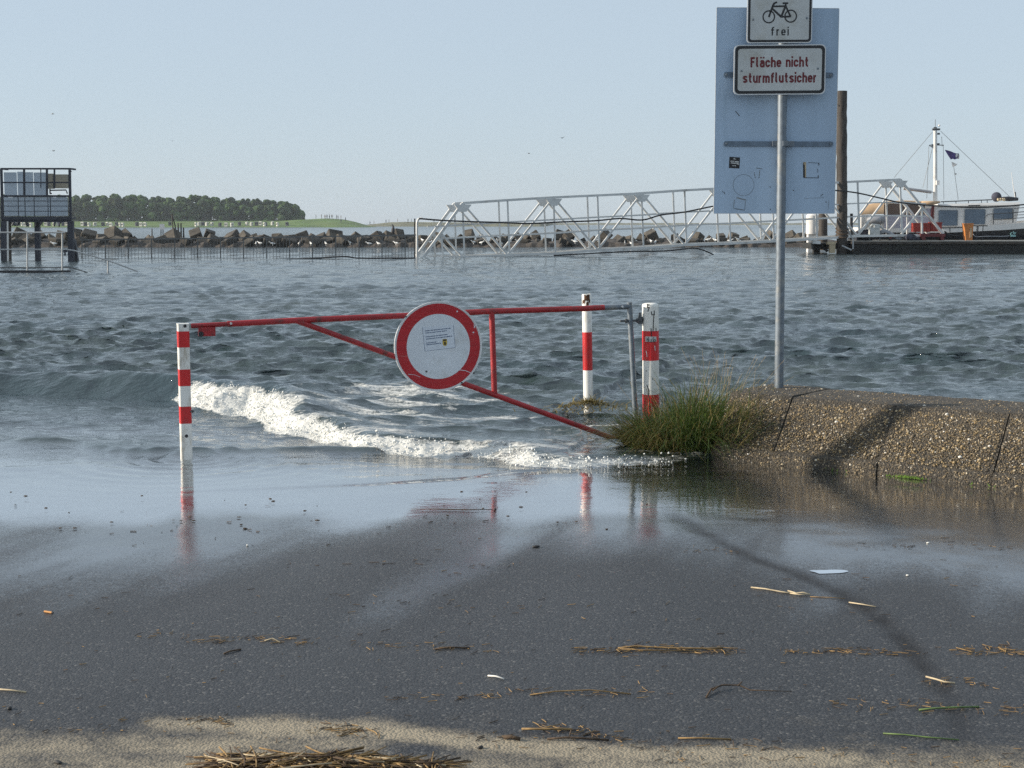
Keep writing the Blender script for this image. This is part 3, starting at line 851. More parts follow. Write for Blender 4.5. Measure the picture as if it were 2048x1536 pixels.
# ================================================================== LOW WALL of pebble-dashed blocks
J1 = on_z(1545, 928); J3 = on_z(1985, 973)
wd = Vector((J3.x - J1.x, J3.y - J1.y, 0)).normalized()
wp = Vector((-wd.y, wd.x, 0))
if wp.y < 0: wp = -wp
WALL_T = 0.42
wall = thing('low_wall', (J1.x, J1.y, 0), 'low sloping wall of brown pebble-faced concrete blocks under the sign pole', 'wall')
def WP(s, o, z): return Vector((J1.x, J1.y, 0)) + wd * s + wp * o + Vector((0, 0, z))
wall_joints = [-0.47, 0.0, (on_z(1757, 949) - J1).dot(wd), (J3 - J1).dot(wd)]
wall_joints += [wall_joints[-1] + 0.74 * k for k in range(1, 7)]
wr = random.Random(5)
for bi, (a, b) in enumerate(zip(wall_joints[:-1], wall_joints[1:])):
    foot = 0.030 if bi in (1, 3, 5) else 0.010
    prof = [(-foot, -0.12), (-foot - 0.004, 0.02), (-foot, 0.070), (-foot + 0.006, 0.078), (0.012, 0.086), (0.06, 0.145), (0.12, 0.22), (0.18, 0.295), (0.225, 0.352), (0.262, 0.400), (0.274, 0.413), (0.288, 0.418), (0.38, 0.420), (0.55, 0.42), (0.72, 0.421), (0.90, 0.417), (0.93, 0.40), (0.94, 0.3), (0.94, -0.6)]
    m = MB()
    rowsb = []
    ns = 15
    lift = wr.uniform(-0.006, 0.006); push = wr.uniform(-0.006, 0.006)
    for k in range(ns):
        t = k / (ns - 1)
        s = lerp(a + 0.003, b - 0.003, t)
        inset = 0.003 if k in (0, ns - 1) else 0
        if bi == 0:
            endr = 0.03 * max(0, 1 - t * 4) ** 2
        else:
            endr = 0
        r_ = []
        for (o, z) in prof:
            oo = o + push + (inset + endr if o < 0.5 else -inset - endr)
            zz = z + (lift if z > 0.2 else 0) - (inset * 0.6 if z > 0.3 else 0)
            jj = wr.uniform(-0.0025, 0.0025)
            r_.append(WP(s, oo + jj, zz + jj))
        rowsb.append(r_)
    m.loft(rowsb, caps=True)
    blk = m.build('block', 'exposed_aggregate', wall, angle=24)
    if a < 2.6:
        N = int(3000 * (b - a) / 0.74)
        P = []; Rr = []; tone = []
        fp = [(0.012, 0.086), (0.25, 0.385), (0.31, 0.418)]
        for _ in range(N):
            s = wr.uniform(a + 0.014, b - 0.014)
            u = wr.random()
            if u < 0.80: o, z = lerp(0.010, 0.255, u / 0.80), lerp(0.086, 0.388, u / 0.80)
            elif u < 0.90: o, z = -foot + 0.001, wr.uniform(0.0, 0.07)
            else: o, z = wr.uniform(0.30, 0.88), 0.419
            if bi == 0:
                tt = (s - a) / (b - a); o += 0.03 * max(0, 1 - tt * 4) ** 2
            sz = min(0.013, max(0.0035, wr.lognormvariate(math.log(0.0040), 0.4)))
            P.append(tuple(WP(s, o + push, z + (lift if z > 0.2 else 0)))); Rr.append((sz * wr.uniform(0.8, 1.4), sz * wr.uniform(0.8, 1.3), sz * wr.uniform(0.6, 1.0)))
            tone.append(min(1, max(0, wr.gauss(0.54, 0.21))))
        pb = scatter('pebbles', 'pebbles', P, Rr, wall, tone, seed=bi + 20)
# dark mortar core behind the joints
m = MB()
m.loft([[WP(s, o, z) for (o, z) in ((0.035, -0.1), (0.035, 0.08), (0.27, 0.37), (0.33, 0.402), (0.88, 0.402), (0.90, -0.5))] for s in (wall_joints[0] + 0.06, wall_joints[-1] - 0.06)], caps=True)
m.build('core', 'dark_timber', wall)
# green weed along the foot
m = MB()
for k in range(90):
    s = wall_joints[2] + 0.22 + wr.gauss(0, 0.05) if k < 80 else wr.uniform(0.3, 1.6)
    p = WP(s, -0.035 + wr.gauss(0, 0.004), 0.004)
    h_ = wr.uniform(0.008, 0.022)
    q = p + Vector((wr.gauss(0, 0.008), wr.gauss(0, 0.008), h_))
    sx = wd * wr.uniform(0.003, 0.007)
    m.add([p - sx, p + sx, q], [(0, 1, 2)])
m.build('foot_weed', 'moss', wall, fixn=False)['kind'] = 'stuff'

# ================================================================== BARRIER GATE
GL = on_z(373, 915, 0.0)                            # foot of the catch post
GR = at(1262, 614, GL.y + 0.92)
gdir = Vector((GR.x - GL.x, GR.y - GL.y, 0)).normalized()
gnor = Vector((gdir.y, -gdir.x, 0))                # towards the camera
gate = thing('barrier_gate', (GR.x, GR.y, 0), 'red tubular barrier gate carrying a round red and white sign', 'gate')
def GP(px, py, w=0.0): return on_plane(px, py, Vector((GL.x, GL.y, 0)) + gnor * w, gnor)
UPZ = Vector((0, 0, 1))
m = MB(); m.tube([GP(382, 652), GP(470, 647.5)], 0.0165, 12); m.tube([GP(455, 648), GP(620, 639.5), GP(818, 631)], 0.0205, 14); m.tube([GP(818, 631), GP(985, 622.5), GP(1172, 617), GP(1208, 615)], 0.0205, 14)
m.build('top_bar', 'red_tube', gate, angle=40)
m = MB(); m.tube([GP(1207, 615.2), GP(1262, 613.2)], 0.0195, 14); m.tube([GP(1259, 604.5), GP(1260.5, 640), GP(1272, 852), GP(1275, 905)], 0.0195, 14)
m.build('hinge_frame', 'galvanised', gate, angle=40)
m = MB(); m.tube([GP(592, 641), GP(789, 713), GP(930, 768), GP(1235, 880), GP(1274, 894)], 0.0195, 14)
m.build('diagonal_bar', 'red_tube', gate, angle=40)
m = MB(); m.tube([GP(983.5, 624), GP(989, 786)], 0.0205, 14)
m.build('upright', 'red_tube', gate, angle=40)
m = MB()
c0, c1 = GP(397, 654, 0.0), GP(430, 672, 0.0)
m.bar((c0 + c1) / 2 + gdir * -0.055, (c0 + c1) / 2 + gdir * 0.055, 0.05, 0.06)
lb = m.build('lock_box', 'red_tube', gate)
m = MB(); pc = GP(402, 668, 0.028); m.lathe([(0.0, 0), (0.017, 0), (0.017, 0.012), (0.010, 0.014), (0.0, 0.010)], pc, gnor, 14)
m.build('lock_cylinder', 'black_rubber', lb, angle=40)
for bpx, bpy_ in ((462, 647), (1245, 613.5)):
    m = MB(); m.lathe([(0, 0), (0.008, 0), (0.008, 0.005), (0, 0.006)], GP(bpx, bpy_, 0.018), gnor, 10)
    m.build('bolt', 'sign_rim', gate, angle=40)
# hinge hardware
m = MB()
ha = GP(1262, 641.5, 0.0)
m.tube([ha - gdir * 0.085, ha + gdir * 0.12], 0.008, 8)
m.lathe([(0, 0), (0.016, 0), (0.016, 0.014), (0, 0.014)], ha - gdir * 0.045, gdir, 6)
m.lathe([(0, 0), (0.017, 0), (0.017, 0.016), (0, 0.016)], ha + gdir * 0.045, gdir, 6)
m.lathe([(0, 0), (0.017, 0), (0.017, 0.014), (0, 0.014)], ha + gdir * 0.066, gdir, 6)
m.build('hinge_bolt', 'dark_steel', gate, angle=40)
# round sign
DC = GP(877, 693, 0.032)
dr = GP(964.5, 693, 0.032) - DC
DR = dr.length * 0.992
tilt = R(1.5)
du = (gdir * math.cos(tilt) + UPZ * math.sin(tilt)); dv = (UPZ * math.cos(tilt) - gdir * math.sin(tilt))
def DF(u, v, w): return DC + du * (u * DR) + dv * (v * DR) + gnor * w
m = MB(); m.plate(circle(0, 0, 1.0, 64), DF, -0.004, 0.0); m.ring(circle(0, 0, 1.0, 64), circle(0, 0, 0.975, 64), DF, -0.016, 0.003)
disc = m.build('round_sign', 'sign_rim', gate, angle=40)
m = MB(); m.ring(circle(0, 0, 0.955, 64), circle(0, 0, 0.725, 64), DF, 0.0002, 0.0012); m.build('red_ring', 'red_sign', disc)
m = MB(); m.plate(circle(0, 0, 0.722, 64), DF, 0.0002, 0.0009); m.build('white_face', 'sign_white', disc)
# paper notice with its lines of print and crest (positions in sign radii)
def dpx(x, y): return ((x - 775) / 700.0, (750 - y) / 700.0)      # from the enlarged view of the sign
q = [dpx(527, 440), dpx(555, 812), dpx(1040, 780), dpx(1020, 425)]
m = MB(); m.plate(q[::-1], DF, 0.0012, 0.0017)
notice = m.build('notice', 'paper', disc)
m = MB()
def strip2(m, a, b, w, F, w0, w1):
    ax, ay = a; bx, by = b
    L = math.hypot(bx - ax, by - ay) or 1
    nx, ny = -(by - ay) / L * w / 2, (bx - ax) / L * w / 2
    m.plate([(ax + nx, ay + ny), (ax - nx, ay - ny), (bx - nx, by - ny), (bx + nx, by + ny)], F, w0, w1)
for (x0, y0, x1, y1) in ((568, 498, 975, 474), (570, 532, 918, 510), (575, 592, 930, 568), (578, 626, 998, 598), (580, 688, 745, 676), (582, 714, 818, 700)):
    x = x0; k = random.Random(int(x0 + y0))
    while x < x1 - 8:
        wd_ = min(k.uniform(22, 80), x1 - x)
        yy0 = lerp(y0, y1, (x - x0) / (x1 - x0)); yy1 = lerp(y0, y1, (x + wd_ - x0) / (x1 - x0))
        strip2(m, dpx(x, yy0), dpx(x + wd_, yy1), 0.019, DF, 0.0018, 0.0022)
        x += wd_ + 7
m.build('print', 'ink_blue', disc)['kind'] = 'stuff'
m = MB()
for a, b in zip(q, q[1:]): strip2(m, a, b, 0.007, DF, 0.0018, 0.0021)
m.build('notice_edge', 'ink_blue', disc)
m = MB(); m.plate([dpx(*p) for p in ((842, 640), (842, 715), (855, 738), (878, 748), (900, 738), (914, 712), (912, 636))], DF, 0.0018, 0.0024); m.build('crest', 'crest_yellow', disc)
m = MB(); m.plate([dpx(*p) for p in ((848, 645), (850, 668), (906, 664), (906, 642))], DF, 0.0025, 0.0029)
m.plate([dpx(*p) for p in ((878, 672), (864, 690), (866, 710), (858, 722), (878, 732), (898, 722), (890, 706), (892, 688))], DF, 0.0025, 0.0029); m.build('crest_figure', 'sign_black', disc)
m = MB()
strip2(m, dpx(1085, 1130), dpx(1200, 1150), 0.013, DF, 0.0013, 0.0018); strip2(m, dpx(1195, 1150), dpx(1290, 1192), 0.013, DF, 0.0013, 0.0018)
strip2(m, dpx(280, 1155), dpx(390, 1172), 0.008, DF, 0.0013, 0.0017); strip2(m, dpx(385, 1172), dpx(470, 1212), 0.007, DF, 0.0013, 0.0017)
for (x, y_, a, b) in ((1362, 470, 10, 22), (1342, 558, 14, 12), (1090, 218, 12, 14), (1355, 440, 6, 8)):
    m.plate([(dpx(x, y_)[0] + a / 700 * math.cos(t), dpx(x, y_)[1] + b / 700 * math.sin(t)) for t in [i * math.pi / 5 for i in range(10)]], DF, 0.0013, 0.0019)
m.build('scratches', 'sign_white', disc)['kind'] = 'stuff'
for (x, y_) in ((568, 1128), (1130, 1338), (272, 262), (1330, 1195)):
    m = MB(); c = DF(*dpx(x, y_), 0.0012); m.lathe([(0, 0), (0.007, 0), (0.007, 0.004), (0, 0.006)], c, gnor, 10); m.build('screw', 'dark_steel', disc, angle=40)

# ================================================================== CATCH POST (square, at the left)
post = thing('catch_post', (GL.x, GL.y, -0.1), 'square white barrier post with three red bands standing in water at left', 'post')
pw = 0.0755
topz = GP(369, 648).z
lean = Vector((0.0, 0.0, 0))
pdir = (UPZ * 1.0 + gdir * -0.004).normalized()
def PF(z0, z1, k, name, mat, par):
    m = MB()
    b = Vector((GL.x, GL.y, 0))
    bevel = 0.008 * k
    rowsb = []
    for z in (z0, z1):
        h = pw * k / 2; r_ = []
        for (sx, sy) in ((1, 1), (-1, 1), (-1, -1), (1, -1)):
            for (ax, ay) in (((1, 0.82), (0.82, 1)) if sx * sy > 0 else ((0.82, 1), (1, 0.82))):
                r_.append(b + pdir * z + gdir * (sx * ax * h) + gnor * (sy * ay * h))
        rowsb.append(r_)
    m.loft(rowsb, closed=True, caps=True)
    return m.build(name, mat, par, angle=30)
PF(-0.25, topz - 0.004, 1.0, 'shaft', 'white_post_paint', post)
cap = PF(topz - 0.004, topz + 0.004, 1.04, 'cap', 'white_post_paint', post)
for (ya, yb) in ((662, 694), (738, 771), (812, 846)):
    za, zb = GP(370, ya).z, GP(370, yb).z
    PF(zb, za, 1.022, 'red_band', 'red_film', post)
for (x, y_) in ((370, 652), (373, 872)):
    m = MB(); c = GP(x, y_, pw / 2 + 0.0005); m.lathe([(0, 0), (0.011, 0), (0.011, 0.002), (0.006, 0.0025), (0, 0.001)], c, gnor, 12); m.build('hole', 'black_rubber', post)
m = MB(); c = GP(381, 823, pw / 2); m.tube([c, c + gdir * 0.012 + gnor * 0.006], 0.006, 8); m.blob(c + gdir * 0.014, (0.012, 0.01, 0.012), 1, 0.2, 4); m.build('bolt', 'dark_steel', post)

# ================================================================== THICK HINGE BOLLARD
bx = GP(1304, 720)
BX = Vector((bx.x, bx.y, 0))
bol = thing('hinge_bollard', (BX.x, BX.y, -0.05), 'thick round white and red bollard carrying the gate hinge beside the grass', 'bollard')
br = 16.6 / FPX * bx.y
bt = GP(1301, 606).z
bd = (UPZ - gdir * 0.018).normalized()
def cyl(m, base, d, z0, z1, r, n=32): return m.lathe([(r, z0), (r, z1)], base, d, n)
m = MB(); m.lathe([(br, -0.2), (br, bt - 0.03)], BX, bd, 32); m.build('shaft', 'white_post_paint', bol, angle=40)
m = MB(); m.lathe([(br * 1.01, bt - 0.032), (br * 1.01, bt - 0.018), (br * 0.93, bt - 0.006), (br * 0.6, bt), (0, bt + 0.002)], BX, bd, 32); m.build('cap', 'white_post_paint', bol, angle=60)
def bz(py): return GP(1304, py).z
for ya, yb in ((661, 720), (788, 870)):
    m = MB(); m.lathe([(br * 1.012, bz(yb)), (br * 1.012, bz(ya))], BX, bd, 32); m.build('red_band', 'red_film', bol, angle=40)
def on_cyl(BX, bd, r, a, z): # a: angle from the direction to the camera, + to the right
    f = Vector((-BX.x, -BX.y, 0)).normalized(); s = Vector((-f.y, f.x, 0))
    return BX + bd * z + f * (math.cos(a) * r) + s * (math.sin(a) * r)
def cyl_strip(m, BX, bd, r, pts, w):
    # a painted stroke lying on a round post: pts as (angle, height)
    for (a0, z0), (a1, z1) in zip(pts[:-1], pts[1:]):
        L = math.hypot((a1 - a0) * r, z1 - z0) or 1e-6
        na, nz = -(z1 - z0) / L * w / 2 / r, (a1 - a0) * r / L * w / 2
        q = [on_cyl(BX, bd, r, a0 + na, z0 + nz), on_cyl(BX, bd, r, a0 - na, z0 - nz), on_cyl(BX, bd, r, a1 - na, z1 - nz), on_cyl(BX, bd, r, a1 + na, z1 + nz)]
        m.add(q, [(0, 1, 2, 3)])
def ca(px): return math.asin(max(-0.97, min(0.97, (px - 1304) / 16.6)))
m = MB()
for st in ([(1299, 607), (1298, 615), (1302, 613), (1299, 622)], [(1306, 622), (1307, 629), (1313, 627)], [(1312, 620), (1310, 640)], [(1310, 640), (1309, 662)], [(1315, 655), (1315, 662)], [(1289, 634), (1291, 640)], [(1296, 768), (1300, 779), (1299, 792)], [(1300, 790), (1302, 824)], [(1305, 655), (1306, 672)], [(1295, 740), (1308, 757)], [(1297, 608), (1303, 609)]):
    cyl_strip(m, BX, bd, br * 1.018, [(ca(x), bz(y_)) for x, y_ in st], 0.007)
m.build('scrawl', 'sign_black', bol, fixn=False)['kind'] = 'stuff'
m = MB()
for k in range(6):
    cyl_strip(m, BX, bd, br * 1.022, [(ca(1294 + k * 3.6), bz(677)), (ca(1294 + (k + 1) * 3.6), bz(677))], 0.038)
stk = m.build('sticker', 'sign_face', bol, fixn=False)
m = MB()
for st in ([(1297, 684), (1297, 674), (1300, 683), (1300, 673)], [(1303, 676), (1303, 683), (1306, 683), (1306, 676)], [(1309, 684), (1309, 673)], [(1310, 680), (1312, 677), (1314, 680), (1312, 683), (1310, 680)]):
    cyl_strip(m, BX, bd, br * 1.027, [(ca(x), bz(y_)) for x, y_ in st], 0.0045)
m.build('sticker_letters', 'sign_black', bol, fixn=False)['kind'] = 'stuff'
m = MB()
for st in ([(1293, 735), (1294, 760)], [(1312, 690), (1313, 700)], [(1305, 805), (1307, 830)], [(1295, 700), (1297, 712)]):
    cyl_strip(m, BX, bd, br * 1.019, [(ca(x), bz(y_)) for x, y_ in st], 0.005)
m.build('scrapes', 'sign_rim', bol, fixn=False)['kind'] = 'stuff'
# hinge strap round the bollard
m = MB(); hz_ = bz(640); m.tube([BX + bd * hz_ - gdir * (br + 0.006), BX + bd * hz_ - gdir * (br + 0.05)], 0.014, 10)
m.box(BX + bd * hz_ - gdir * (br + 0.02), (0.03, 0.03, 0.055)); m.tube([BX + bd * (hz_ + 0.01) - gdir * (br + 0.022), BX + bd * (hz_ + 0.055) - gdir * (br + 0.022)], 0.009, 8)
m.build('hinge_bracket', 'dark_steel', bol)

# ================================================================== SLIM POST standing in the water
TB = on_z(1177, 822, 0.03); TB.z = 0
slim = thing('slim_post', (TB.x, TB.y, -0.1), 'slim white post with one red band and rusty top standing in water', 'post')
tr_ = 9.6 / FPX * TB.y
def tz(py): return at(1174, py, TB.y).z
td = (UPZ - Vector((1, 0, 0)) * 0.021).normalized()
m = MB(); m.lathe([(tr_, -0.6), (tr_, tz(590)), (tr_ * 0.9, tz(588)), (tr_ * 0.82, tz(588)), (tr_ * 0.8, tz(596)), (0, tz(596))], TB, td, 24); m.build('shaft', 'white_post_paint', slim, angle=40)
m = MB(); m.lathe([(tr_ * 1.02, tz(740)), (tr_ * 1.02, tz(664))], TB, td, 24); m.build('red_band', 'red_film', slim, angle=40)
m = MB()
fa = lambda px: math.asin(max(-0.98, min(0.98, (px - 1173) / 9.6)))
for (x0, x1, y0, y1) in ((1168, 1179, 589, 601), (1164.5, 1170, 600, 607), (1172, 1177, 603, 612), (1177, 1180, 598, 605)):
    n = 4
    for k in range(n):
        xa, xb = lerp(x0, x1, k / n), lerp(x0, x1, (k + 1) / n)
        j0, j1 = rnd.uniform(-1.5, 1.5), rnd.uniform(-2, 2)
        m.add([on_cyl(TB, td, tr_ * 1.012, fa(xa), tz(y1 + j1)), on_cyl(TB, td, tr_ * 1.012, fa(xb), tz(y1 + j1)), on_cyl(TB, td, tr_ * 1.012, fa(xb), tz(y0 + j0)), on_cyl(TB, td, tr_ * 1.012, fa(xa), tz(y0 + j0))], [(0, 1, 2, 3)])
m.build('rust_patch', 'rust', slim, fixn=False)['kind'] = 'stuff'
# floating weed that has washed round the slim post
m = MB()
wr = random.Random(15)
for k in range(420):
    a = wr.uniform(0, 6.28); r_ = abs(wr.gauss(0, 0.13))
    p = Vector((TB.x + 0.0 + math.cos(a) * r_ * 1.5, TB.y - 0.05 + math.sin(a) * r_, 0.05 + 0.06 * math.exp(-(r_ / 0.12) ** 2)))
    d = Vector((wr.gauss(0, 1), wr.gauss(0, 1), wr.gauss(0.15, 0.25))).normalized() * wr.uniform(0.04, 0.14)
    sx = Vector((d.y, -d.x, 0)).normalized() * 0.005
    m.add([p - sx, p + sx, p + d * 0.6 + UPZ * 0.015 + sx * 0.7, p + d * 0.6 + UPZ * 0.015 - sx * 0.7, p + d], [(0, 1, 2, 3), (3, 2, 4)])
o = m.build('weed_clump', 'grass_dry', None, fixn=False, loc=(TB.x, TB.y, 0))
setprops(o, 'yellow brown weed washed against the foot of the slim post', 'weed', kind='stuff')

# ================================================================== GRASS TUFT
tc = on_z(1372, 890, 0.03)
tuft = thing('grass_tuft', (tc.x, tc.y, -0.05), 'bushy tuft of long green grass at the end of the low wall', 'grass')
wr = random.Random(31)
def blade(m, p, d, L, bend, w):
    side = Vector((d.y, -d.x, 0))
    side = side.normalized() if side.length > 1e-4 else Vector((1, 0, 0))
    tw = wr.uniform(-0.9, 0.9)
    side = (side * math.cos(tw) + Vector((0, 0, 1)).cross(side) * math.sin(tw)).normalized()
    pts = []
    for i in range(5):
        t = i / 4
        h = d * (L * t) + Vector((d.x, d.y, 0)) * (bend * L * t * t) - UPZ * (bend * L * 0.75 * t * t * t)
        pts.append(p + h)
    vs = []
    for i, q in enumerate(pts):
        ww = w * (1 - (i / 4) ** 1.6) * 0.5
        if i < 4: vs += [q - side * ww, q + side * ww]
        else: vs.append(q)
    m.add(vs, [(0, 1, 3, 2), (2, 3, 5, 4), (4, 5, 7, 6), (6, 7, 8)])
mg, md = MB(), MB()
for k in range(6000):
    a = wr.uniform(0, 2 * math.pi); r_ = math.sqrt(wr.random())
    ex, ey = 0.43 * r_ * math.cos(a), 0.32 * r_ * math.sin(a)
    p = tc + Vector((ex, ey, wr.uniform(-0.05, 0.04)))
    out = Vector((ex + wr.gauss(0, 0.16), ey + wr.gauss(0, 0.16), 0)) * wr.uniform(1.2, 3.0)
    d = (UPZ * 1.0 + out).normalized()
    L = wr.choice((0.8, 1.0, 1.0, 1.25)) * wr.uniform(0.24, 0.60) * (1.05 - 0.3 * r_) * (1.25 if ex > -0.05 else 0.85)
    tgt = mg if wr.random() < (0.82 if ex > -0.12 else 0.55) else md
    blade(tgt, p, d, L, wr.uniform(0.2, 0.9), wr.uniform(0.0035, 0.0085))
for k in range(420):   # leaves that lean over the wall
    p = WP(wr.uniform(-0.46, -0.12), wr.uniform(-0.05, 0.25), wr.uniform(0.02, 0.3)) + Vector((-0.05, 0, 0))
    blade(mg if wr.random() < 0.5 else md, p, Vector((wr.gauss(0.5, 0.5), wr.gauss(-0.2, 0.4), 1)).normalized(), wr.uniform(0.12, 0.32), wr.uniform(0.1, 0.7), wr.uniform(0.003, 0.006))
mg.build('green_blades', 'grass_green', tuft, fixn=False)['kind'] = 'stuff'
md.build('dry_blades', 'grass_dry', tuft, fixn=False)['kind'] = 'stuff'
ms = MB()
for k in range(58):
    right = wr.random() < 0.6
    p = tc + Vector((wr.uniform(0.0, 0.36) if right else wr.uniform(-0.32, 0.2), wr.uniform(-0.1, 0.25), 0.1))
    L = wr.uniform(0.28, 0.60) if right else wr.uniform(0.2, 0.4)
    d = Vector((wr.gauss(0.22 if right else -0.15, 0.25), wr.gauss(0, 0.2), 1)).normalized()
    pts = [p + d * (L * t) + Vector((d.x, d.y, 0)) * (0.35 * L * t * t) for t in (0, 0.33, 0.66, 1)]
    ms.tube(pts, 0.0013, 4, False, 0.0007)
    e, f_ = pts[-1], (pts[-1] - pts[-2]).normalized()
    for j in range(9):
        q = e - f_ * (j * 0.010)
        dd = (f_ + Vector((wr.gauss(0, 0.4), wr.gauss(0, 0.4), 0.1))).normalized() * wr.uniform(0.008, 0.018)
        sx = Vector((dd.y, -dd.x, 0)).normalized() * 0.0016 if abs(dd.x) + abs(dd.y) > 1e-5 else Vector((0.0016, 0, 0))
        ms.add([q - sx, q + sx, q + dd], [(0, 1, 2)])
for (px_, L) in ((1507, 0.16), (1515, 0.09), (1432, 0.2), (1448, 0.22), (1475, 0.1)):
    p = on_z(px_, 781, 0.42)
    ms.tube([p, p + Vector((0.004, 0, L * 0.5)), p + Vector((0.012, 0, L))], 0.0014, 4, False, 0.0006)
ms.build('seed_stalks', 'grass_seed', tuft, fixn=False)['kind'] = 'stuff'
m = MB(); m.blob(tc + Vector((0.02, 0.05, -0.03)), (0.36, 0.30, 0.13), 3, 0.08, 5); m.build('root_mound', 'stick_dark', tuft, smooth=True)

# ================================================================== SIGN POLE
SP = on_z(1558, 776, 0.42)
syaw = R(3)
sr = Vector((math.cos(syaw), math.sin(syaw), 0)); sn = Vector((math.sin(syaw), -math.cos(syaw), 0))
pr = 9.0 / FPX * SP.y
sign = thing('sign_pole', (SP.x, SP.y, 0.4), 'grey steel pole with two traffic plates and the back of a large board', 'sign')
m = MB(); m.lathe([(pr, 0.0), (pr, 3.2), (pr * 0.8, 3.22), (0, 3.22)], (SP.x, SP.y, 0.36), (-0.0075, 0, 1), 24); m.build('pole', 'galvanised', sign, angle=40)
def SF0(w): return Vector((SP.x, SP.y, 0)) + sn * w
def spx(px, py, w):
    p = on_plane(px, py, SF0(w), sn) - SF0(w)
    return (p.dot(sr), p.z)
def SF(u, v, w): return Vector((SP.x, SP.y, 0)) + sr * u + UPZ * v + sn * w
def quad_px(x0, y0, x1, y1, w): 
    a = spx(x0, y0, w); b = spx(x1, y1, w)
    return (a[0] + b[0]) / 2, (a[1] + b[1]) / 2, abs(b[0] - a[0]), abs(b[1] - a[1])
wb = -pr - 0.012
cx, cy, w_, h_ = quad_px(1433.5, 15, 1669, 427, wb)
m = MB(); m.plate(rrect(cx, cy, w_, h_, 0.006, 2), SF, wb - 0.003, wb)
board = m.build('large_board', 'panel_back', sign)
m = MB(); m.ring(rrect(cx, cy, w_ + 0.004, h_ + 0.004, 0.006, 2), rrect(cx, cy, w_ - 0.002, h_ - 0.002, 0.006, 2), SF, wb - 0.006, wb + 0.001); m.build('board_edge', 'sign_rim', board)
for yy in (150, 288):
    a = spx(1447, yy + 1, wb); b = spx(1666, yy - 1.5, wb)
    m = MB(); cxx, cyy = (a[0] + b[0]) / 2, (a[1] + b[1]) / 2
    m.plate(rrect(cxx, cyy, b[0] - a[0], 0.034, 0.015, 4), SF, wb + 0.0005, wb + 0.010)
    cb = m.build('clamp_bar', 'clamp_steel', board)
    m = MB()
    m.lathe([(pr + 0.004, cyy - 0.017), (pr + 0.004, cyy + 0.017)], (SP.x, SP.y, 0), UPZ, 20)
    for sx in (-1, 1):
        m.box(SF(sx * (pr + 0.022), cyy, -0.012), (0.045, 0.012, 0.034), Matrix.Rotation(syaw, 3, 'Z'))
    m.build('clamp', 'galvanised', sign, angle=40)
    for sx in (a[0] + 0.02, b[0] - 0.02, -pr - 0.028, pr + 0.028):
        m = MB(); m.lathe([(0, 0), (0.008, 0), (0.008, 0.006), (0, 0.007)], SF(sx, cyy, wb + 0.0095), sn, 8); m.build('bolt', 'galvanised', sign)
# stickers and traces on the back of the board
def bq(x, y): return spx(1400 + x / 4.8, 240 + y / 4.8, wb)
m = MB(); m.plate([bq(283, 352), bq(277, 460), bq(378, 466), bq(384, 360)], SF, wb + 0.0004, wb + 0.0012); stk1 = m.build('sticker', 'sign_black', board)
m = MB()
for (x0, y0, x1, y1, ww) in ((292, 395, 330, 397, 0.006), (335, 399, 372, 403, 0.008), (296, 412, 345, 416, 0.007), (350, 415, 374, 426, 0.009), (318, 372, 345, 378, 0.004), (312, 438, 322, 438, 0.007), (330, 437, 343, 440, 0.007), (322, 372, 335, 366, 0.004)):
    strip2(m, bq(x0, y0), bq(x1, y1), ww, SF, wb + 0.0013, wb + 0.0018)
m.build('sticker_print', 'sign_face', board)['kind'] = 'stuff'
m = MB()
strip2(m, bq(997, 405), bq(999, 555), 0.012, SF, wb + 0.0004, wb + 0.0011); strip2(m, bq(1000, 553), bq(1138, 556), 0.004, SF, wb + 0.0005, wb + 0.0011); strip2(m, bq(1040, 408), bq(1144, 414), 0.003, SF, wb + 0.0004, wb + 0.001)
strip2(m, bq(1140, 412), bq(1142, 436), 0.005, SF, wb + 0.0005, wb + 0.0012); strip2(m, bq(1134, 530), bq(1136, 557), 0.005, SF, wb + 0.0004, wb + 0.0013); strip2(m, bq(1128, 470), bq(1132, 505), 0.003, SF, wb + 0.0004, wb + 0.0011)
m.build('sticker_remains', 'sign_black', board)['kind'] = 'stuff'
m = MB(); strip2(m, bq(1012, 404), bq(1012, 550), 0.010, SF, wb + 0.0003, wb + 0.0008); strip2(m, bq(995, 404), bq(1003, 430), 0.006, SF, wb + 0.0013, wb + 0.0017); m.build('paper_remains', 'straw_pale', board)
m = MB()
cc = bq(418, 625); rr_ = abs(bq(520, 625)[0] - cc[0])
m.ring(circle(cc[0], cc[1], rr_, 40), circle(cc[0], cc[1], rr_ * 0.965, 40), SF, wb + 0.0002, wb + 0.0005)
strip2(m, bq(330, 765), bq(322, 850), 0.004, SF, wb + 0.0002, wb + 0.0005); strip2(m, bq(350, 745), bq(445, 770), 0.008, SF, wb + 0.0002, wb + 0.0005); strip2(m, bq(435, 780), bq(430, 860), 0.004, SF, wb + 0.0002, wb + 0.0005); strip2(m, bq(330, 850), bq(430, 866), 0.006, SF, wb + 0.0002, wb + 0.0005)
strip2(m, bq(540, 460), bq(600, 470), 0.005, SF, wb + 0.0002, wb + 0.0005); strip2(m, bq(520, 500), bq(530, 560), 0.004, SF, wb + 0.0002, wb + 0.0005); strip2(m, bq(575, 480), bq(565, 560), 0.005, SF, wb + 0.0002, wb + 0.0005)
strip2(m, bq(1000, 752), bq(1190, 746), 0.002, SF, wb + 0.0002, wb + 0.0005); strip2(m, bq(1236, 770), bq(1232, 860), 0.002, SF, wb + 0.0002, wb + 0.0005)
m.build('glue_traces', 'galvanised', board)['kind'] = 'stuff'
m = MB()
a = spx(1471, 222, wb); b = spx(1479, 232, wb); strip2(m, a, b, 0.005, SF, wb + 0.0003, wb + 0.001)
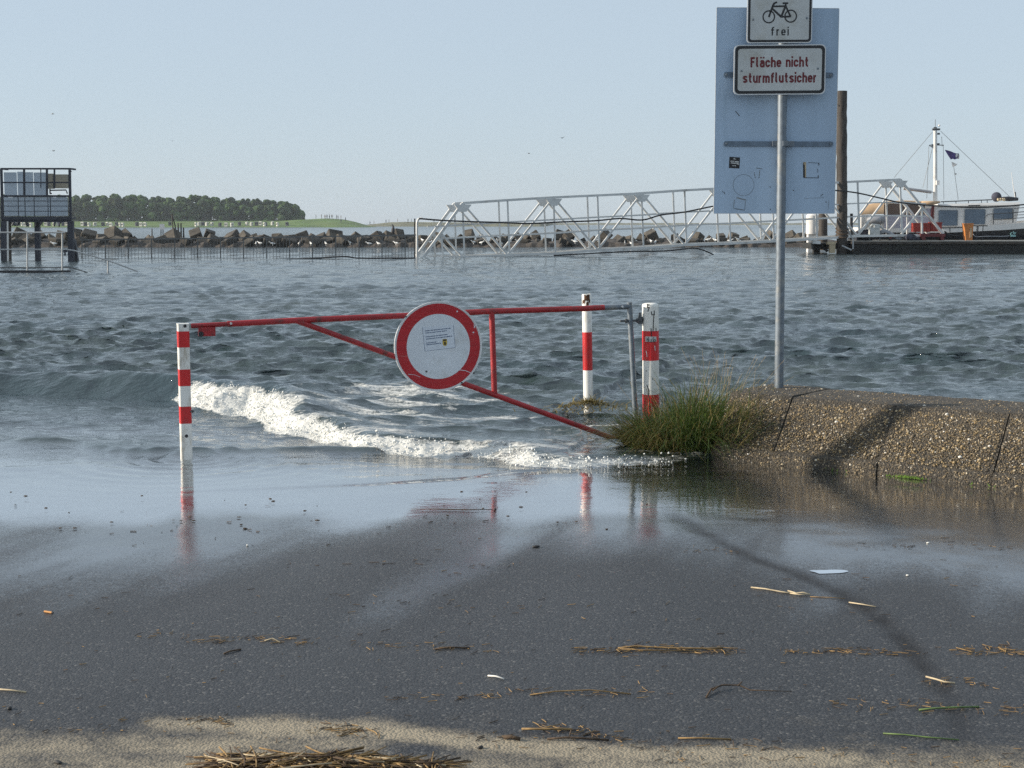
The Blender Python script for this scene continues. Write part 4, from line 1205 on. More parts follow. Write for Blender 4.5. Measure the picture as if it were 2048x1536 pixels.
for (x, y_, x2, y2) in ((670, 635, 676, 652), (890, 670, 905, 682), (1160, 725, 1182, 712), (1158, 735, 1165, 720), (230, 690, 240, 712), (215, 680, 222, 695), (680, 850, 672, 866), (1208, 780, 1212, 795)):
    strip2(m, bq(x, y_), bq(x2, y2), 0.004, SF, wb + 0.0003, wb + 0.0009)
m.build('scratches', 'dark_steel', board)['kind'] = 'stuff'

# text plate
wf = pr + 0.012
def tq(x, y): return spx(1400 + x / 6.4, y / 6.4, wf)
def quad_t(x0, y0, x1, y1):
    a, b = tq(x0, y0), tq(x1, y1)
    return (a[0] + b[0]) / 2, (a[1] + b[1]) / 2, abs(b[0] - a[0]), abs(b[1] - a[1])
def SFp(u, v, w): return SF(u, v + 0.013 * u, w)      # the two plates hang a little askew
cx, cy, w_, h_ = quad_t(440, 566, 1600, 1212)
m = MB(); m.plate(rrect(cx, cy, w_, h_, 0.033, 6), SFp, wf - 0.003, wf); m.ring(rrect(cx, cy, w_, h_, 0.033, 6), rrect(cx, cy, w_ - 0.01, h_ - 0.01, 0.03, 6), SFp, wf - 0.012, wf + 0.001)
tp = m.build('text_plate', 'sign_rim', sign)
m = MB(); m.plate(rrect(cx, cy, w_ - 0.05, h_ - 0.05, 0.022, 6), SFp, wf + 0.0002, wf + 0.0010); m.build('plate_face', 'sign_face', tp)
m = MB(); m.ring(rrect(cx, cy, w_ - 0.014, h_ - 0.014, 0.03, 6), rrect(cx, cy, w_ - 0.052, h_ - 0.052, 0.020, 6), SFp, wf + 0.0012, wf + 0.0020); m.build('border', 'sign_black', tp)
def place_text(body, x0, x1, ybase, hcap, mat, par, t, gap):
    a, b = tq(x0, ybase), tq(x1, ybase)
    hh = abs(tq(x0, ybase - hcap)[1] - a[1])
    return sign_text(body, a[0], b[0], a[1], hh, SFp, wf + 0.0016, t, gap, 0.0).build('lettering', mat, par, fixn=False)
place_text('Fläche', 645, 1040, 857, 132, 'sign_red_text', tp, 0.19, 0.065)
place_text('nicht', 1097, 1392, 857, 132, 'sign_red_text', tp, 0.19, 0.065)
place_text('sturmflutsicher', 545, 1492, 1056, 132, 'sign_red_text', tp, 0.19, 0.065)
for (x, y_) in ((530, 900), (1508, 884)):
    m = MB(); m.lathe([(0, 0), (0.007, 0), (0.007, 0.003), (0, 0.004)], SFp(*tq(x, y_), wf + 0.001), sn, 10); m.build('rivet', 'galvanised', tp)
# bicycle plate
cx, cy, w_, h_ = quad_t(610, -85, 1430, 552)
m = MB(); m.plate(rrect(cx, cy, w_, h_, 0.026, 6), SFp, wf - 0.003, wf); m.ring(rrect(cx, cy, w_, h_, 0.026, 6), rrect(cx, cy, w_ - 0.01, h_ - 0.01, 0.022, 6), SFp, wf - 0.012, wf + 0.001)
bp = m.build('bicycle_plate', 'sign_rim', sign)
m = MB(); m.plate(rrect(cx, cy, w_ - 0.038, h_ - 0.038, 0.015, 6), SFp, wf + 0.0002, wf + 0.0010); m.build('plate_face', 'sign_face', bp)
m = MB(); m.ring(rrect(cx, cy, w_ - 0.013, h_ - 0.013, 0.022, 6), rrect(cx, cy, w_ - 0.042, h_ - 0.042, 0.014, 6), SFp, wf + 0.0012, wf + 0.0020); m.build('border', 'sign_black', bp)
m = MB()
for (x, y_) in ((880, 212), (1160, 208)):
    c = tq(x, y_); r_ = abs(tq(x + 82, y_)[0] - c[0])
    m.ring(circle(c[0], c[1], r_, 36), circle(c[0], c[1], r_ * 0.80, 36), SFp, wf + 0.0012, wf + 0.0018)
for k, (x0, y0, x1, y1, ww) in enumerate(((880, 216, 932, 72, 20), (930, 78, 948, 40, 20), (944, 44, 985, 24, 18), (925, 80, 1100, 78, 17), (915, 100, 1040, 216, 20), (1098, 66, 1038, 216, 20), (1056, 40, 1128, 40, 17), (1092, 38, 1100, 80, 17), (1036, 214, 1162, 212, 18), (1098, 84, 1160, 214, 18))):
    ww *= 1.25
    strip2(m, tq(x0, y0), tq(x1, y1), abs(tq(x0 + ww, y0)[0] - tq(x0, y0)[0]), SFp, wf + 0.0012, wf + 0.0018 + k * 0.00006)
m.build('bicycle_symbol', 'sign_black', bp)
place_text('frei', 905, 1135, 453, 112, 'sign_black', bp, 0.15, 0.20)
for (x, y_) in ((680, 244), (1366, 236)):
    m = MB(); m.lathe([(0, 0), (0.007, 0), (0.007, 0.003), (0, 0.004)], SFp(*tq(x, y_), wf + 0.001), sn, 10); m.build('rivet', 'galvanised', bp)

# unseen post added left of the view to cast the shadow on the wall
tgt = on_z(1712, 940, 0.0)
hs = Vector((S_DIR.x, S_DIR.y, 0)).normalized()
tp_ = tgt + hs * 6.2
caster = MB(); caster.lathe([(0.072, -0.1), (0.07, 3.0), (0.05, 3.04), (0, 3.05)], (tp_.x, tp_.y, 0), UPZ, 14)
caster = caster.build('shadow_post', 'wood_pile', None, angle=40, loc=(tp_.x, tp_.y, 0))
setprops(caster, 'unseen round post added at the left to cast the shadow across the low wall', 'post')

# ================================================================== GANGWAY
G0d, G1d = 70.7, 78.2
def gd(px): return lerp(G0d, G1d, (px - 925) / 875.0)
TOPX, TOPY = [925, 1005, 1104, 1192, 1280, 1364, 1435, 1695, 1800], [406.5, 401, 395, 391, 387, 381, 377, 364, 359]
BOTX, BOTY = [840, 925, 1022, 1110, 1196, 1284, 1367, 1458, 1629, 1715, 1801, 1888], [517, 514, 510, 507, 500, 496, 490, 487, 478, 472, 471, 471]
def GT(px): return at(px, pl(px, TOPX, TOPY), gd(px))
def GB(px): return at(px, pl(px, BOTX, BOTY), gd(px))
ga, gb = GT(925), GT(1800)
gwd = Vector((gb.x - ga.x, gb.y - ga.y, 0)).normalized()
gwn = Vector((-gwd.y, gwd.x, 0)) * 1.35
gang = thing('gangway', (ga.x, ga.y, 0), 'long white steel truss gangway sloping up to the pontoon', 'gangway')
nodes = [925, 1015, 1107, 1195, 1283, 1369, 1457, 1544, 1630, 1715, 1800]
ps = 0.085
for side_i, off in enumerate((Vector((0, 0, 0)), gwn)):
    m = MB()
    for a, b in zip(nodes[:-1], nodes[1:]): m.bar(GT(a) + off, GT(b) + off, 0.11, 0.11)
    m.build('top_chord', 'gangway_white', gang)
    m = MB()
    bl = [845] + nodes + [1888]
    for a, b in zip(bl[:-1], bl[1:]): m.bar(GB(a) + off, GB(b) + off, 0.11, 0.12)
    m.build('bottom_chord', 'gangway_white', gang)
    for k, px_ in enumerate(nodes):
        m = MB(); m.bar(GB(px_ + 4) + off, GT(px_) + off, ps, ps, (1, 0, 0)); m.build('truss_post', 'gangway_white', gang)
        if k % 2 == 0:
            m = MB(); c = GT(px_) + off - UPZ * 0.16
            m.add([c + gwd * -0.42 + UPZ * 0.10 - gwn * 0.06, c + gwd * 0.42 + UPZ * 0.10 - gwn * 0.06, c + gwd * 0.16 - UPZ * 0.24 - gwn * 0.06, c - gwd * 0.16 - UPZ * 0.24 - gwn * 0.06, c + gwd * -0.42 + UPZ * 0.10 + gwn * 0.02, c + gwd * 0.42 + UPZ * 0.10 + gwn * 0.02, c + gwd * 0.16 - UPZ * 0.24 + gwn * 0.02, c - gwd * 0.16 - UPZ * 0.24 + gwn * 0.02], [(0, 1, 2, 3), (4, 5, 6, 7), (0, 1, 5, 4), (1, 2, 6, 5), (2, 3, 7, 6), (3, 0, 4, 7)])
            m.build('gusset_plate', 'gangway_white', gang)
    for k, (a, b) in enumerate(zip(nodes[:-1], nodes[1:])):
        m = MB()
        if k % 2 == 0: m.bar(GT(a) + off, GB(b) + off, ps, ps)
        else: m.bar(GB(a) + off, GT(b) + off, ps, ps)
        m.build('diagonal', 'gangway_white', gang)
    m = MB(); m.bar(GB(845) + off, GT(925) + off, 0.12, 0.12); m.build('end_strut', 'gangway_white', gang)
    m = MB(); m.bar(GT(1800) + off, GB(1888) + off, 0.12, 0.12); m.build('end_strut', 'gangway_white', gang)
    mid = at(1844, 415, gd(1844)) + off
    m = MB(); m.bar(mid, GB(1844) + off, 0.09, 0.09, (1, 0, 0)); m.build('truss_post', 'gangway_white', gang)
    m = MB(); m.bar(mid, GB(1801) + off, 0.09, 0.09); m.build('diagonal', 'gangway_white', gang)
    midl = at(883, 468, gd(883)) + off
    m = MB(); m.bar(midl, GB(886) + off, 0.09, 0.09, (1, 0, 0)); m.build('truss_post', 'gangway_white', gang)
    m = MB(); m.bar(midl, GB(925) + off, 0.09, 0.09); m.build('diagonal', 'gangway_white', gang)
    for fr in (0.36, 0.60):
        m = MB()
        ll = [870] + nodes + [1850]
        pts = []
        for px_ in ll:
            b_, t_ = GB(px_), GT(min(max(px_, 925), 1800))
            f2 = fr if 925 <= px_ <= 1800 else fr * 0.95
            zz = lerp(b_.z, t_.z, f2)
            pts.append(Vector((b_.x, b_.y, zz)) + off)
        for a, b in zip(pts[:-1], pts[1:]): m.bar(a, b, 0.05, 0.055)
        m.build('rail', 'gangway_white', gang)
m = MB()
for a, b in zip(bl[1:-1], bl[2:]):
    pa, pb = GB(a), GB(b)
    m.add([pa + UPZ * 0.03, pb + UPZ * 0.03, pb + gwn + UPZ * 0.03, pa + gwn + UPZ * 0.03, pa - UPZ * 0.03, pb - UPZ * 0.03, pb + gwn - UPZ * 0.03, pa + gwn - UPZ * 0.03], [(0, 1, 2, 3), (7, 6, 5, 4), (0, 1, 5, 4), (2, 3, 7, 6)])
m.build('walkway', 'pontoon_deck', gang)
def hose(name, pts, r, mat, label, cat, loc=None):
    pts = [Vector(p) for p in pts]
    out = []
    for i in range(len(pts) - 1):
        p0, p1, p2, p3 = pts[max(i - 1, 0)], pts[i], pts[i + 1], pts[min(i + 2, len(pts) - 1)]
        for t in (0, 0.25, 0.5, 0.75):
            out.append(0.5 * ((2 * p1) + (-p0 + p2) * t + (2 * p0 - 5 * p1 + 4 * p2 - p3) * t * t + (-p0 + 3 * p1 - 3 * p2 + p3) * t ** 3))
    out.append(pts[-1])
    o = MB().tube(out, r, 7).build(name, mat, None, smooth=True, loc=loc if loc is not None else pts[0])
    return setprops(o, label, cat)
hose('water_hose', [at(x, y_, gd(x) - 0.35) for x, y_ in ((838, 437), (880, 440.5), (935, 443), (1000, 445), (1060, 447), (1120, 444), (1190, 441.5), (1240, 437), (1285, 440), (1322, 430), (1370, 424), (1435, 411), (1520, 400), (1600, 380), (1695, 383), (1760, 396), (1800, 405), (1850, 410), (1900, 413), (1950, 415), (2000, 413), (2060, 408), (2150, 398))], 0.038, 'black_rubber', 'black hose hung along the gangway from the white pipe to the boat', 'hose')
hose('rubber_hose', [at(x, y_, gd(x) - 0.3) for x, y_ in ((1108, 511), (1180, 507), (1260, 503), (1330, 502), (1385, 496.5), (1405, 500), (1424, 508), (1430, 514))], 0.034, 'black_rubber', 'black hose trailing into the water along the bottom of the gangway', 'hose')
wpz = thing('stand_pipe', at(833, 515, 70), 'white upright pipe with a bent top at the end of the dark railing', 'pipe')
m = MB(); q0 = at(834, 530, 70); m.tube([q0, at(834, 446, 70), at(836, 439, 70), at(841, 436.5, 70), at(846, 437, 70)], 0.055, 10); m.build('pipe', 'gangway_white', wpz, angle=50)
m = MB(); m.bar(at(829.5, 530, 70.05), at(829.5, 437, 70.05), 0.06, 0.06); m.build('backing_post', 'dark_timber', wpz)

# ================================================================== DARK RAILING between the platform and the gangway
rail = thing('long_railing', at(160, 518, 66), 'long dark steel railing of thin bars just above the water', 'railing')
def rd(px): return lerp(67.2, 69.8, (px - 160) / 670)
def rtop(px): return pl(px, [160, 400, 700, 832], [479.5, 477, 472, 470])
def rbot(px): return pl(px, [160, 400, 700, 832], [518, 517, 516.5, 515.5])
for (f, hgt) in ((rtop, 0.06), (rbot, 0.055)):
    m = MB()
    xs = list(range(160, 833, 42)) + [832]
    for a, b in zip(xs[:-1], xs[1:]): m.bar(at(a, f(a), rd(a)), at(b, f(b), rd(b)), 0.06, hgt)
    m.build('rail', 'fence_steel', rail)
px_ = 164.0; k = 0
while px_ < 831:
    m = MB()
    big = k % 7 == 0
    t_, b_ = at(px_, rtop(px_), rd(px_)), at(px_, rbot(px_) + (6 if big else 0), rd(px_))
    w = 0.045 if big else 0.015
    m.bar(b_, t_, w, w, (1, 0, 0))
    m.build('post' if big else 'bar', 'fence_steel', rail)
    px_ += 6.6 + rnd.uniform(-0.25, 0.25); k += 1
hose('float_line', [at(x, y_, 66.5) for x, y_ in ((560, 519), (640, 516), (690, 513), (712, 516), (760, 516.5), (830, 516))], 0.032, 'black_rubber', 'dark floating line lying along the foot of the railing', 'line')

# ================================================================== PANELLED PLATFORM at the left
plat = thing('gauge_platform', at(70, 523, 62.4), 'dark steel frame on legs holding large blue grey panels at left', 'platform')
D = 62.4
def Q(x, y, d=D): return at(x / 6.4, 320 + y / 6.4, d)         # from the enlarged view (0..180, 320..560)
def pbar(name, x0, y0, x1, y1, w, d=D, mat='platform_steel', wd2=None):
    m = MB(); m.bar(Q(x0, y0, d), Q(x1, y1, d), w, wd2 or w, (0, 1, 0)); return m.build(name, mat, plat)
for dd in (D, D + 0.75):
    pbar('frame_bar', 8, 112, 905, 112, 0.07, dd); pbar('frame_bar', 30, 745, 915, 745, 0.13, dd)
    pbar('frame_bar', 16, 112, 34, 770, 0.09, dd); pbar('frame_bar', 892, 112, 905, 770, 0.09, dd)
pbar('frame_bar', 20, 288, 885, 288, 0.055); pbar('frame_bar', 20, 462, 890, 462, 0.08)
pbar('frame_bar', 308, 115, 312, 462, 0.075); pbar('frame_bar', 600, 115, 602, 462, 0.075); pbar('frame_bar', 697, 115, 697, 362, 0.06); pbar('frame_bar', 522, 115, 524, 362, 0.03)
pbar('frame_bar', 30, 778, 918, 778, 0.12, D + 0.05)
for xx in (20, 895):
    for yy in (112, 745):
        m = MB(); m.bar(Q(xx, yy), Q(xx, yy) + Vector((0, 0.75, 0)), 0.07, 0.07); m.build('frame_bar', 'platform_steel', plat)
for yy in (525, 590, 655): pbar('guard_rail', 40, yy, 885, yy, 0.028, D - 0.06)
for xx in (232, 318, 435, 612, 642): pbar('guard_post', xx, 470, xx + 6, 735, 0.026, D - 0.02)
for (x0, y0, x1, y1) in ((50, 158, 221, 455), (222, 150, 306, 455), (307, 156, 431, 455), (432, 160, 597, 455), (50, 478, 236, 715), (237, 478, 436, 715), (437, 478, 644, 715), (645, 478, 868, 715)):
    m = MB(); a, b = Q(x0, y0, D + 0.35), Q(x1, y1, D + 0.35)
    m.box((a + b) / 2, (abs(b.x - a.x), 0.04, abs(b.z - a.z))); m.build('panel', 'panel_blue_grey', plat)
for (x0, y0, x1, y1) in ((532, 165, 590, 368), (608, 175, 690, 368), (708, 185, 870, 362)):
    m = MB(); a, b = Q(x0, y0, D + 0.6), Q(x1, y1, D + 0.6)
    m.box((a + b) / 2, (abs(b.x - a.x), 0.3, abs(b.z - a.z))); m.build('tank', 'panel_beige', plat)
m = MB(); m.tube([Q(640, 370, D + 0.5), Q(640, 425, D + 0.5)], 0.03, 6); m.tube([Q(640, 388, D + 0.5), Q(845, 384, D + 0.5), Q(862, 430, D + 0.5)], 0.03, 6); m.blob(Q(648, 428, D + 0.5), (0.06, 0.06, 0.04), 1); m.build('pipework', 'platform_steel', plat)
m = MB()
wr = random.Random(77)
for k in range(16):
    x = wr.uniform(110, 860); m.bar(Q(x, 782, D + wr.uniform(0, 2)), Q(x + wr.uniform(-30, 30), wr.uniform(800, 850), D + wr.uniform(0, 2)), wr.uniform(0.03, 0.12), 0.05)
m.build('hanging_fittings', 'platform_steel', plat)
for (xa, xb, w, mat, dd) in ((52, 60, 0.24, 'platform_steel', D), (98, 98, 0.06, 'gangway_white', D - 0.15), (124, 126, 0.10, 'dark_timber', D + 0.7), (478, 487, 0.20, 'platform_steel', D + 0.4), (905, 915, 0.23, 'platform_steel', D)):
    m = MB(); m.bar(Q(xa, 785, dd), Q(xb, 1310, dd) - UPZ * 0.6, w, w, (1, 0, 0)); m.build('leg', mat, plat)
m = MB(); m.bar(Q(935, 1020, D + 0.3), Q(985, 1305, D + 0.3) - UPZ * 0.3, 0.2, 0.2, (1, 0, 0)); m.build('raking_leg', 'platform_steel', plat)
m = MB(); m.bar(Q(905, 150), Q(918, 143), 0.03, 0.03); m.build('lamp_stub', 'platform_steel', plat)

# light railing on a jetty in front of it
D2 = 47.6
jet = thing('jetty_railing', at(60, 545, D2), 'pale galvanised railing on a drowned jetty in front of the panels', 'railing')
def Q2(x, y): return at(x / 6.4, 320 + y / 6.4, D2)
def jbar(name, pts, w, mat='rail_steel'):
    m = MB()
    m.tube([Q2(*p) for p in pts], w, 8); return m.build(name, mat, jet, angle=50)
jbar('top_rail', [(-300, 928), (830, 928)], 0.024); jbar('middle_rail', [(-300, 1146), (860, 1146), (960, 1162), (1100, 1205), (1395, 1290), (1760, 1425)], 0.022); jbar('lower_rail', [(-300, 1377), (910, 1377), (1120, 1440)], 0.018, 'fence_steel')
for x in (350, 797): jbar('post', [(x, 925), (x + 2, 1430)], 0.028)
jbar('post', [(1382, 1290), (1382, 1455)], 0.028); jbar('post', [(-100, 925), (-100, 1430)], 0.028)
m = MB(); m.bar(Q2(-300, 1440), Q2(900, 1438), 0.12, 0.13); m.build('kerb_beam', 'boat_dark', jet)
m = MB(); m.box(Q2(838, 1168), (0.10, 0.08, 0.06)); m.box(Q2(832, 1195), (0.04, 0.05, 0.14)); m.build('lifebuoy_hook', 'platform_steel', jet)

# ================================================================== BREAKWATER of concrete cubes
wr = random.Random(9)
variants = []
for k in range(6):
    m = MB()
    s = 0.5
    vs = []
    for z in (-s, s):
        for x, y_ in ((-s, -s), (s, -s), (s, s), (-s, s)):
            vs.append(Vector((x * wr.uniform(0.9, 1.06), y_ * wr.uniform(0.9, 1.06), z * wr.uniform(0.9, 1.06))))
    m.add(vs, [(3, 2, 1, 0), (4, 5, 6, 7), (0, 1, 5, 4), (1, 2, 6, 5), (2, 3, 7, 6), (3, 0, 4, 7)])
    me = m.mesh('concrete_block')
    bm = bmesh.new(); bm.from_mesh(me)
    bmesh.ops.bevel(bm, geom=bm.edges[:], offset=0.05, segments=1, affect='EDGES')
    bm.to_mesh(me); bm.free()
    me.materials.append(MATS['concrete_block'])
    variants.append(me)
def bw_zone(px):
    if px < 150: return 'behind the panelled platform'
    if px < 480: return 'behind the left half of the railing'
    if px < 835: return 'behind the right half of the railing'
    if px < 1440: return 'seen through the white gangway'
    return 'below the large board'
CUBES = []
def cube(px, py, d, size, rot, k, row):
    o = bpy.data.objects.new('concrete_block', variants[k % 6]); C.objects.link(o)
    p = at(px, py, d); o.location = p
    o.rotation_euler = rot; o.scale = (size, size, size)
    z = bw_zone(px)
    setprops(o, None, 'concrete block', 'breakwater cubes ' + z)
    CUBES.append((px, o, '%s ' + row + ' breakwater cube from the left ' + z))
px_ = -40; k = 0
while px_ < 1670:
    hgt = 1.0 if px_ < 850 else 0.82
    big = wr.random() < 0.55
    sz = wr.uniform(0.68, 1.0) * hgt if big else wr.uniform(0.45, 0.72) * hgt
    cube(px_, 480 + wr.uniform(-6, 4) - (3 if big else -2), 101.5 + wr.uniform(0, 1.5), sz, (wr.uniform(-0.7, 0.7), wr.uniform(-0.8, 0.8), wr.uniform(0, 3.1)), k, 'upper'); k += 1
    cube(px_ + wr.uniform(-10, 14), 489 + wr.uniform(-2, 3), 99.6 + wr.uniform(0, 0.8), wr.uniform(0.65, 1.0) * hgt, (wr.uniform(-0.6, 0.6), wr.uniform(-0.6, 0.6), wr.uniform(0, 3.1)), k + 3, 'lower'); k += 1
    px_ += wr.uniform(17, 28)
number_labels(CUBES)
# the rubble the cubes lie on
rowsb = []
for i, px_ in enumerate(np.arange(-160, 1760, 12)):
    a = at(px_, 492, 98.6); a.z = -0.3
    h = 0.42 + wr.uniform(-0.12, 0.14)
    rowsb.append([a, a + Vector((0, 0.9 + wr.uniform(-0.3, 0.3), 0.35 + h * 0.5)), a + Vector((0, 2.4, 0.3 + h)), a + Vector((0, 4.2, h * 0.8)), a + Vector((0, 6.5, -0.6))])
m = MB(); m.loft(rowsb); o = m.build('breakwater_bed', 'dark_timber', None)
setprops(o, 'dark rubble bed under the concrete cubes', 'breakwater', kind='stuff')

# leaning stakes and little board on the breakwater
for (x0, y0, x1, y1, w, lab) in ((344, 429, 347, 476, 0.10, 'tallest dark stake standing on the breakwater'), (345, 431, 355, 470, 0.10, 'dark stake leaning right against the tallest stake'), (356, 446, 357, 474, 0.13, 'first short dark stake right of the leaning stake'), (362, 446, 362.5, 477, 0.12, 'second short dark stake right of the leaning stake'), (367, 455, 367.5, 477, 0.12, 'lowest of the dark stakes, right of the others'), (304, 457, 304, 470, 0.09, 'small dark stake left of the white board'), (388, 466, 388, 478, 0.08, 'single stubby stake apart from the group')):
    m = MB(); b = at(x1, y1, 103.5); t_ = at(x0, y0, 103.5); m.tube([b - UPZ * 0.4, lerp(b, t_, 0.5), t_], w * 0.5, 7, True, w * 0.36)
    setprops(m.build('timber_stake', 'dark_timber', None, smooth=True, loc=b), lab, 'stake')
nb_ = thing('notice_board', at(325, 476, 103.3), 'small white board on two legs on the breakwater', 'sign')
m = MB(); a, b = at(319, 448, 103.3), at(329, 459, 103.3); m.box((a + b) / 2, (abs(b.x - a.x), 0.04, abs(b.z - a.z))); m.build('board', 'boat_white', nb_)
for x in (322, 326): m = MB(); m.bar(at(x, 478, 103.35), at(x, 457, 103.35), 0.05, 0.05); m.build('leg', 'dark_timber', nb_)

# birds
def gull_mesh(name, body, wing):
    m = MB()
    m.loft([[Vector((x, math.cos(t) * r_, z + math.sin(t) * r_)) for t in [i * math.pi / 4 for i in range(8)]] for (x, r_, z) in ((-0.24, 0.012, 0.17), (-0.14, 0.05, 0.17), (-0.02, 0.075, 0.17), (0.10, 0.06, 0.19), (0.16, 0.035, 0.24), (0.20, 0.04, 0.28), (0.25, 0.03, 0.285), (0.31, 0.006, 0.275))], closed=True, caps=True)
    for s in (-1, 1): m.bar((0.0, s * 0.03, 0.0), (0.0, s * 0.03, 0.11), 0.015, 0.015)
    me = m.mesh(name); me.materials.append(MATS[body]); return me
gm = gull_mesh('seagull', 'bird_white', None)
wr = random.Random(61)
GULLS = []
spots = [(108, 491), (545, 491), (598, 492), (622, 490), (652, 491), (700, 487), (738, 490), (757, 493), (792, 488), (845, 482), (861, 486), (947, 486), (963, 487), (1003, 489), (1035, 484), (1062, 471), (1150, 485), (1196, 482), (1250, 487), (1262, 490), (1302, 484), (1416, 481), (1430, 482), (1460, 483), (1475, 480), (1307, 459), (1480, 484), (1310, 486), (995, 482), (512, 492), (520, 488)]
for i, (x, y_) in enumerate(spots):
    o = bpy.data.objects.new('seagull', gm); C.objects.link(o)
    o.location = at(x, y_ + 2.5, 98.4); o.location.z = max(o.location.z, 0.12); o.rotation_euler = (0, 0, wr.uniform(0, 6.28)); o.scale = (0.85, 0.85, 0.85)
    z = bw_zone(x)
    setprops(o, None, 'gull', 'gulls resting on the breakwater')
    GULLS.append((x, o, '%s white gull from the left ' + z))
number_labels(GULLS)
m = MB(); b = at(786, 468, 100.2)
m.loft([[b + Vector((math.cos(t) * r_ + dx_, math.sin(t) * r_, z)) for t in [i * math.pi / 4 for i in range(8)]] for (z, r_, dx_) in ((0.0, 0.05, 0), (0.12, 0.11, 0), (0.3, 0.12, 0.0), (0.45, 0.07, 0.02), (0.55, 0.05, 0.0), (0.62, 0.06, -0.03), (0.67, 0.015, -0.12))], closed=True, caps=True)
setprops(m.build('cormorant', 'bird_dark', None, smooth=True, loc=b), 'dark cormorant standing upright on a breakwater cube', 'bird')
def flying(px, py, d, span, yaw, flap, mat, lab):
    c = at(px, py, d)
    rt = thing('flying_gull', c, lab, 'gull', 'gulls in the sky')
    rot = Matrix.Rotation(yaw, 3, 'Z')
    def T(x, y_, z): return c + rot @ Vector((x * span, y_ * span, z * span))
    m = MB(); m.loft([[T(x, math.cos(t) * r_, math.sin(t) * r_) for t in [i * math.pi / 3 for i in range(6)]] for (x, r_) in ((-0.22, 0.01), (-0.1, 0.04), (0.05, 0.055), (0.16, 0.035), (0.24, 0.008))], closed=True, caps=True)
    m.build('body', mat, rt, smooth=True)
    for s in (-1, 1):
        m = MB(); m.loft([[T(0.08, s * 0.03, 0.02), T(-0.07, s * 0.03, 0.02), T(-0.07, s * 0.03, 0.005), T(0.08, s * 0.03, 0.005)], [T(0.09, s * 0.22, 0.02 + flap * 0.5), T(-0.04, s * 0.22, 0.02 + flap * 0.5), T(-0.04, s * 0.22, 0.012 + flap * 0.5), T(0.09, s * 0.22, 0.012 + flap * 0.5)], [T(0.0, s * 0.5, flap * 0.7), T(-0.04, s * 0.5, flap * 0.7), T(-0.04, s * 0.5, flap * 0.7 - 0.005), T(0.0, s * 0.5, flap * 0.7 - 0.005)]], closed=True, caps=True)
        m.build('wing', mat, rt)
flying(105, 228, 95, 0.5, 0.4, 0.12, 'bird_white', 'pale gull flying at upper left of the sky')
flying(1124, 276, 90, 0.45, 1.0, 0.2, 'bird_dark', 'dark gull flying highest above the gangway')
flying(1058, 307, 110, 0.45, 2.4, 0.15, 'bird_dark', 'small gull flying lower above the gangway')
flying(107, 302, 120, 0.5, 0.9, 0.2, 'bird_dark', 'small dark gull flying above the panelled platform')
flying(345, 282, 130, 0.45, 1.7, 0.2, 'bird_dark', 'tiny dark gull flying over the wood')

# ================================================================== DIKE, DUNES, WOOD, BEACH CHAIRS
CX_ = [-900, -300, 0, 150, 400, 560, 610, 640, 665, 690, 710, 727, 745]
CY_ = [443, 443, 443, 443, 442.5, 441.5, 439, 437, 437, 439.5, 444, 450, 455]
DD = 600.0
rowsb = []
for px_ in np.linspace(-900, 745, 90):
    c = pl(px_, CX_, CY_)
    top = at(px_, c, DD + 34)
    foot = at(px_, 454.8, DD); foot.z = -0.2
    r_ = [foot]
    for t in (0.25, 0.5, 0.75, 1.0):
        r_.append(Vector((lerp(foot.x, top.x, t), lerp(foot.y, top.y, t), max(-0.2, foot.z + (top.z - foot.z) * t ** 0.9 + rnd.uniform(-0.05, 0.05)))))
    r_.append(Vector((top.x, top.y + 8, max(-0.3, top.z - 0.1)))); r_.append(Vector((top.x, top.y + 60, -0.5)))
    rowsb.append(r_)
m = MB(); m.loft(rowsb); o = m.build('dike', 'dike_grass', None, smooth=True); setprops(o, kind='structure')
rowsb = []
DX_, DY_ = [700, 740, 770, 800, 830, 860, 900, 960, 1030, 1200, 1480, 2300], [455, 449, 445.5, 443.5, 443.8, 444.5, 444.4, 445.0, 445.6, 445.9, 446, 446]
for px_ in np.linspace(700, 2300, 120):
    c = pl(px_, DX_, DY_) + rnd.uniform(-0.5, 0.4)
    dd = 760 if px_ < 1100 else 1500
    top = at(px_, c, dd + 20); foot = at(px_, 452, dd); foot.z = -0.3
    rowsb.append([foot, lerp(foot, top, 0.5), top, Vector((top.x, top.y + 60, -0.5))])
m = MB(); m.loft(rowsb); o = m.build('dunes', 'dune_grass', None, smooth=True); setprops(o, kind='structure')

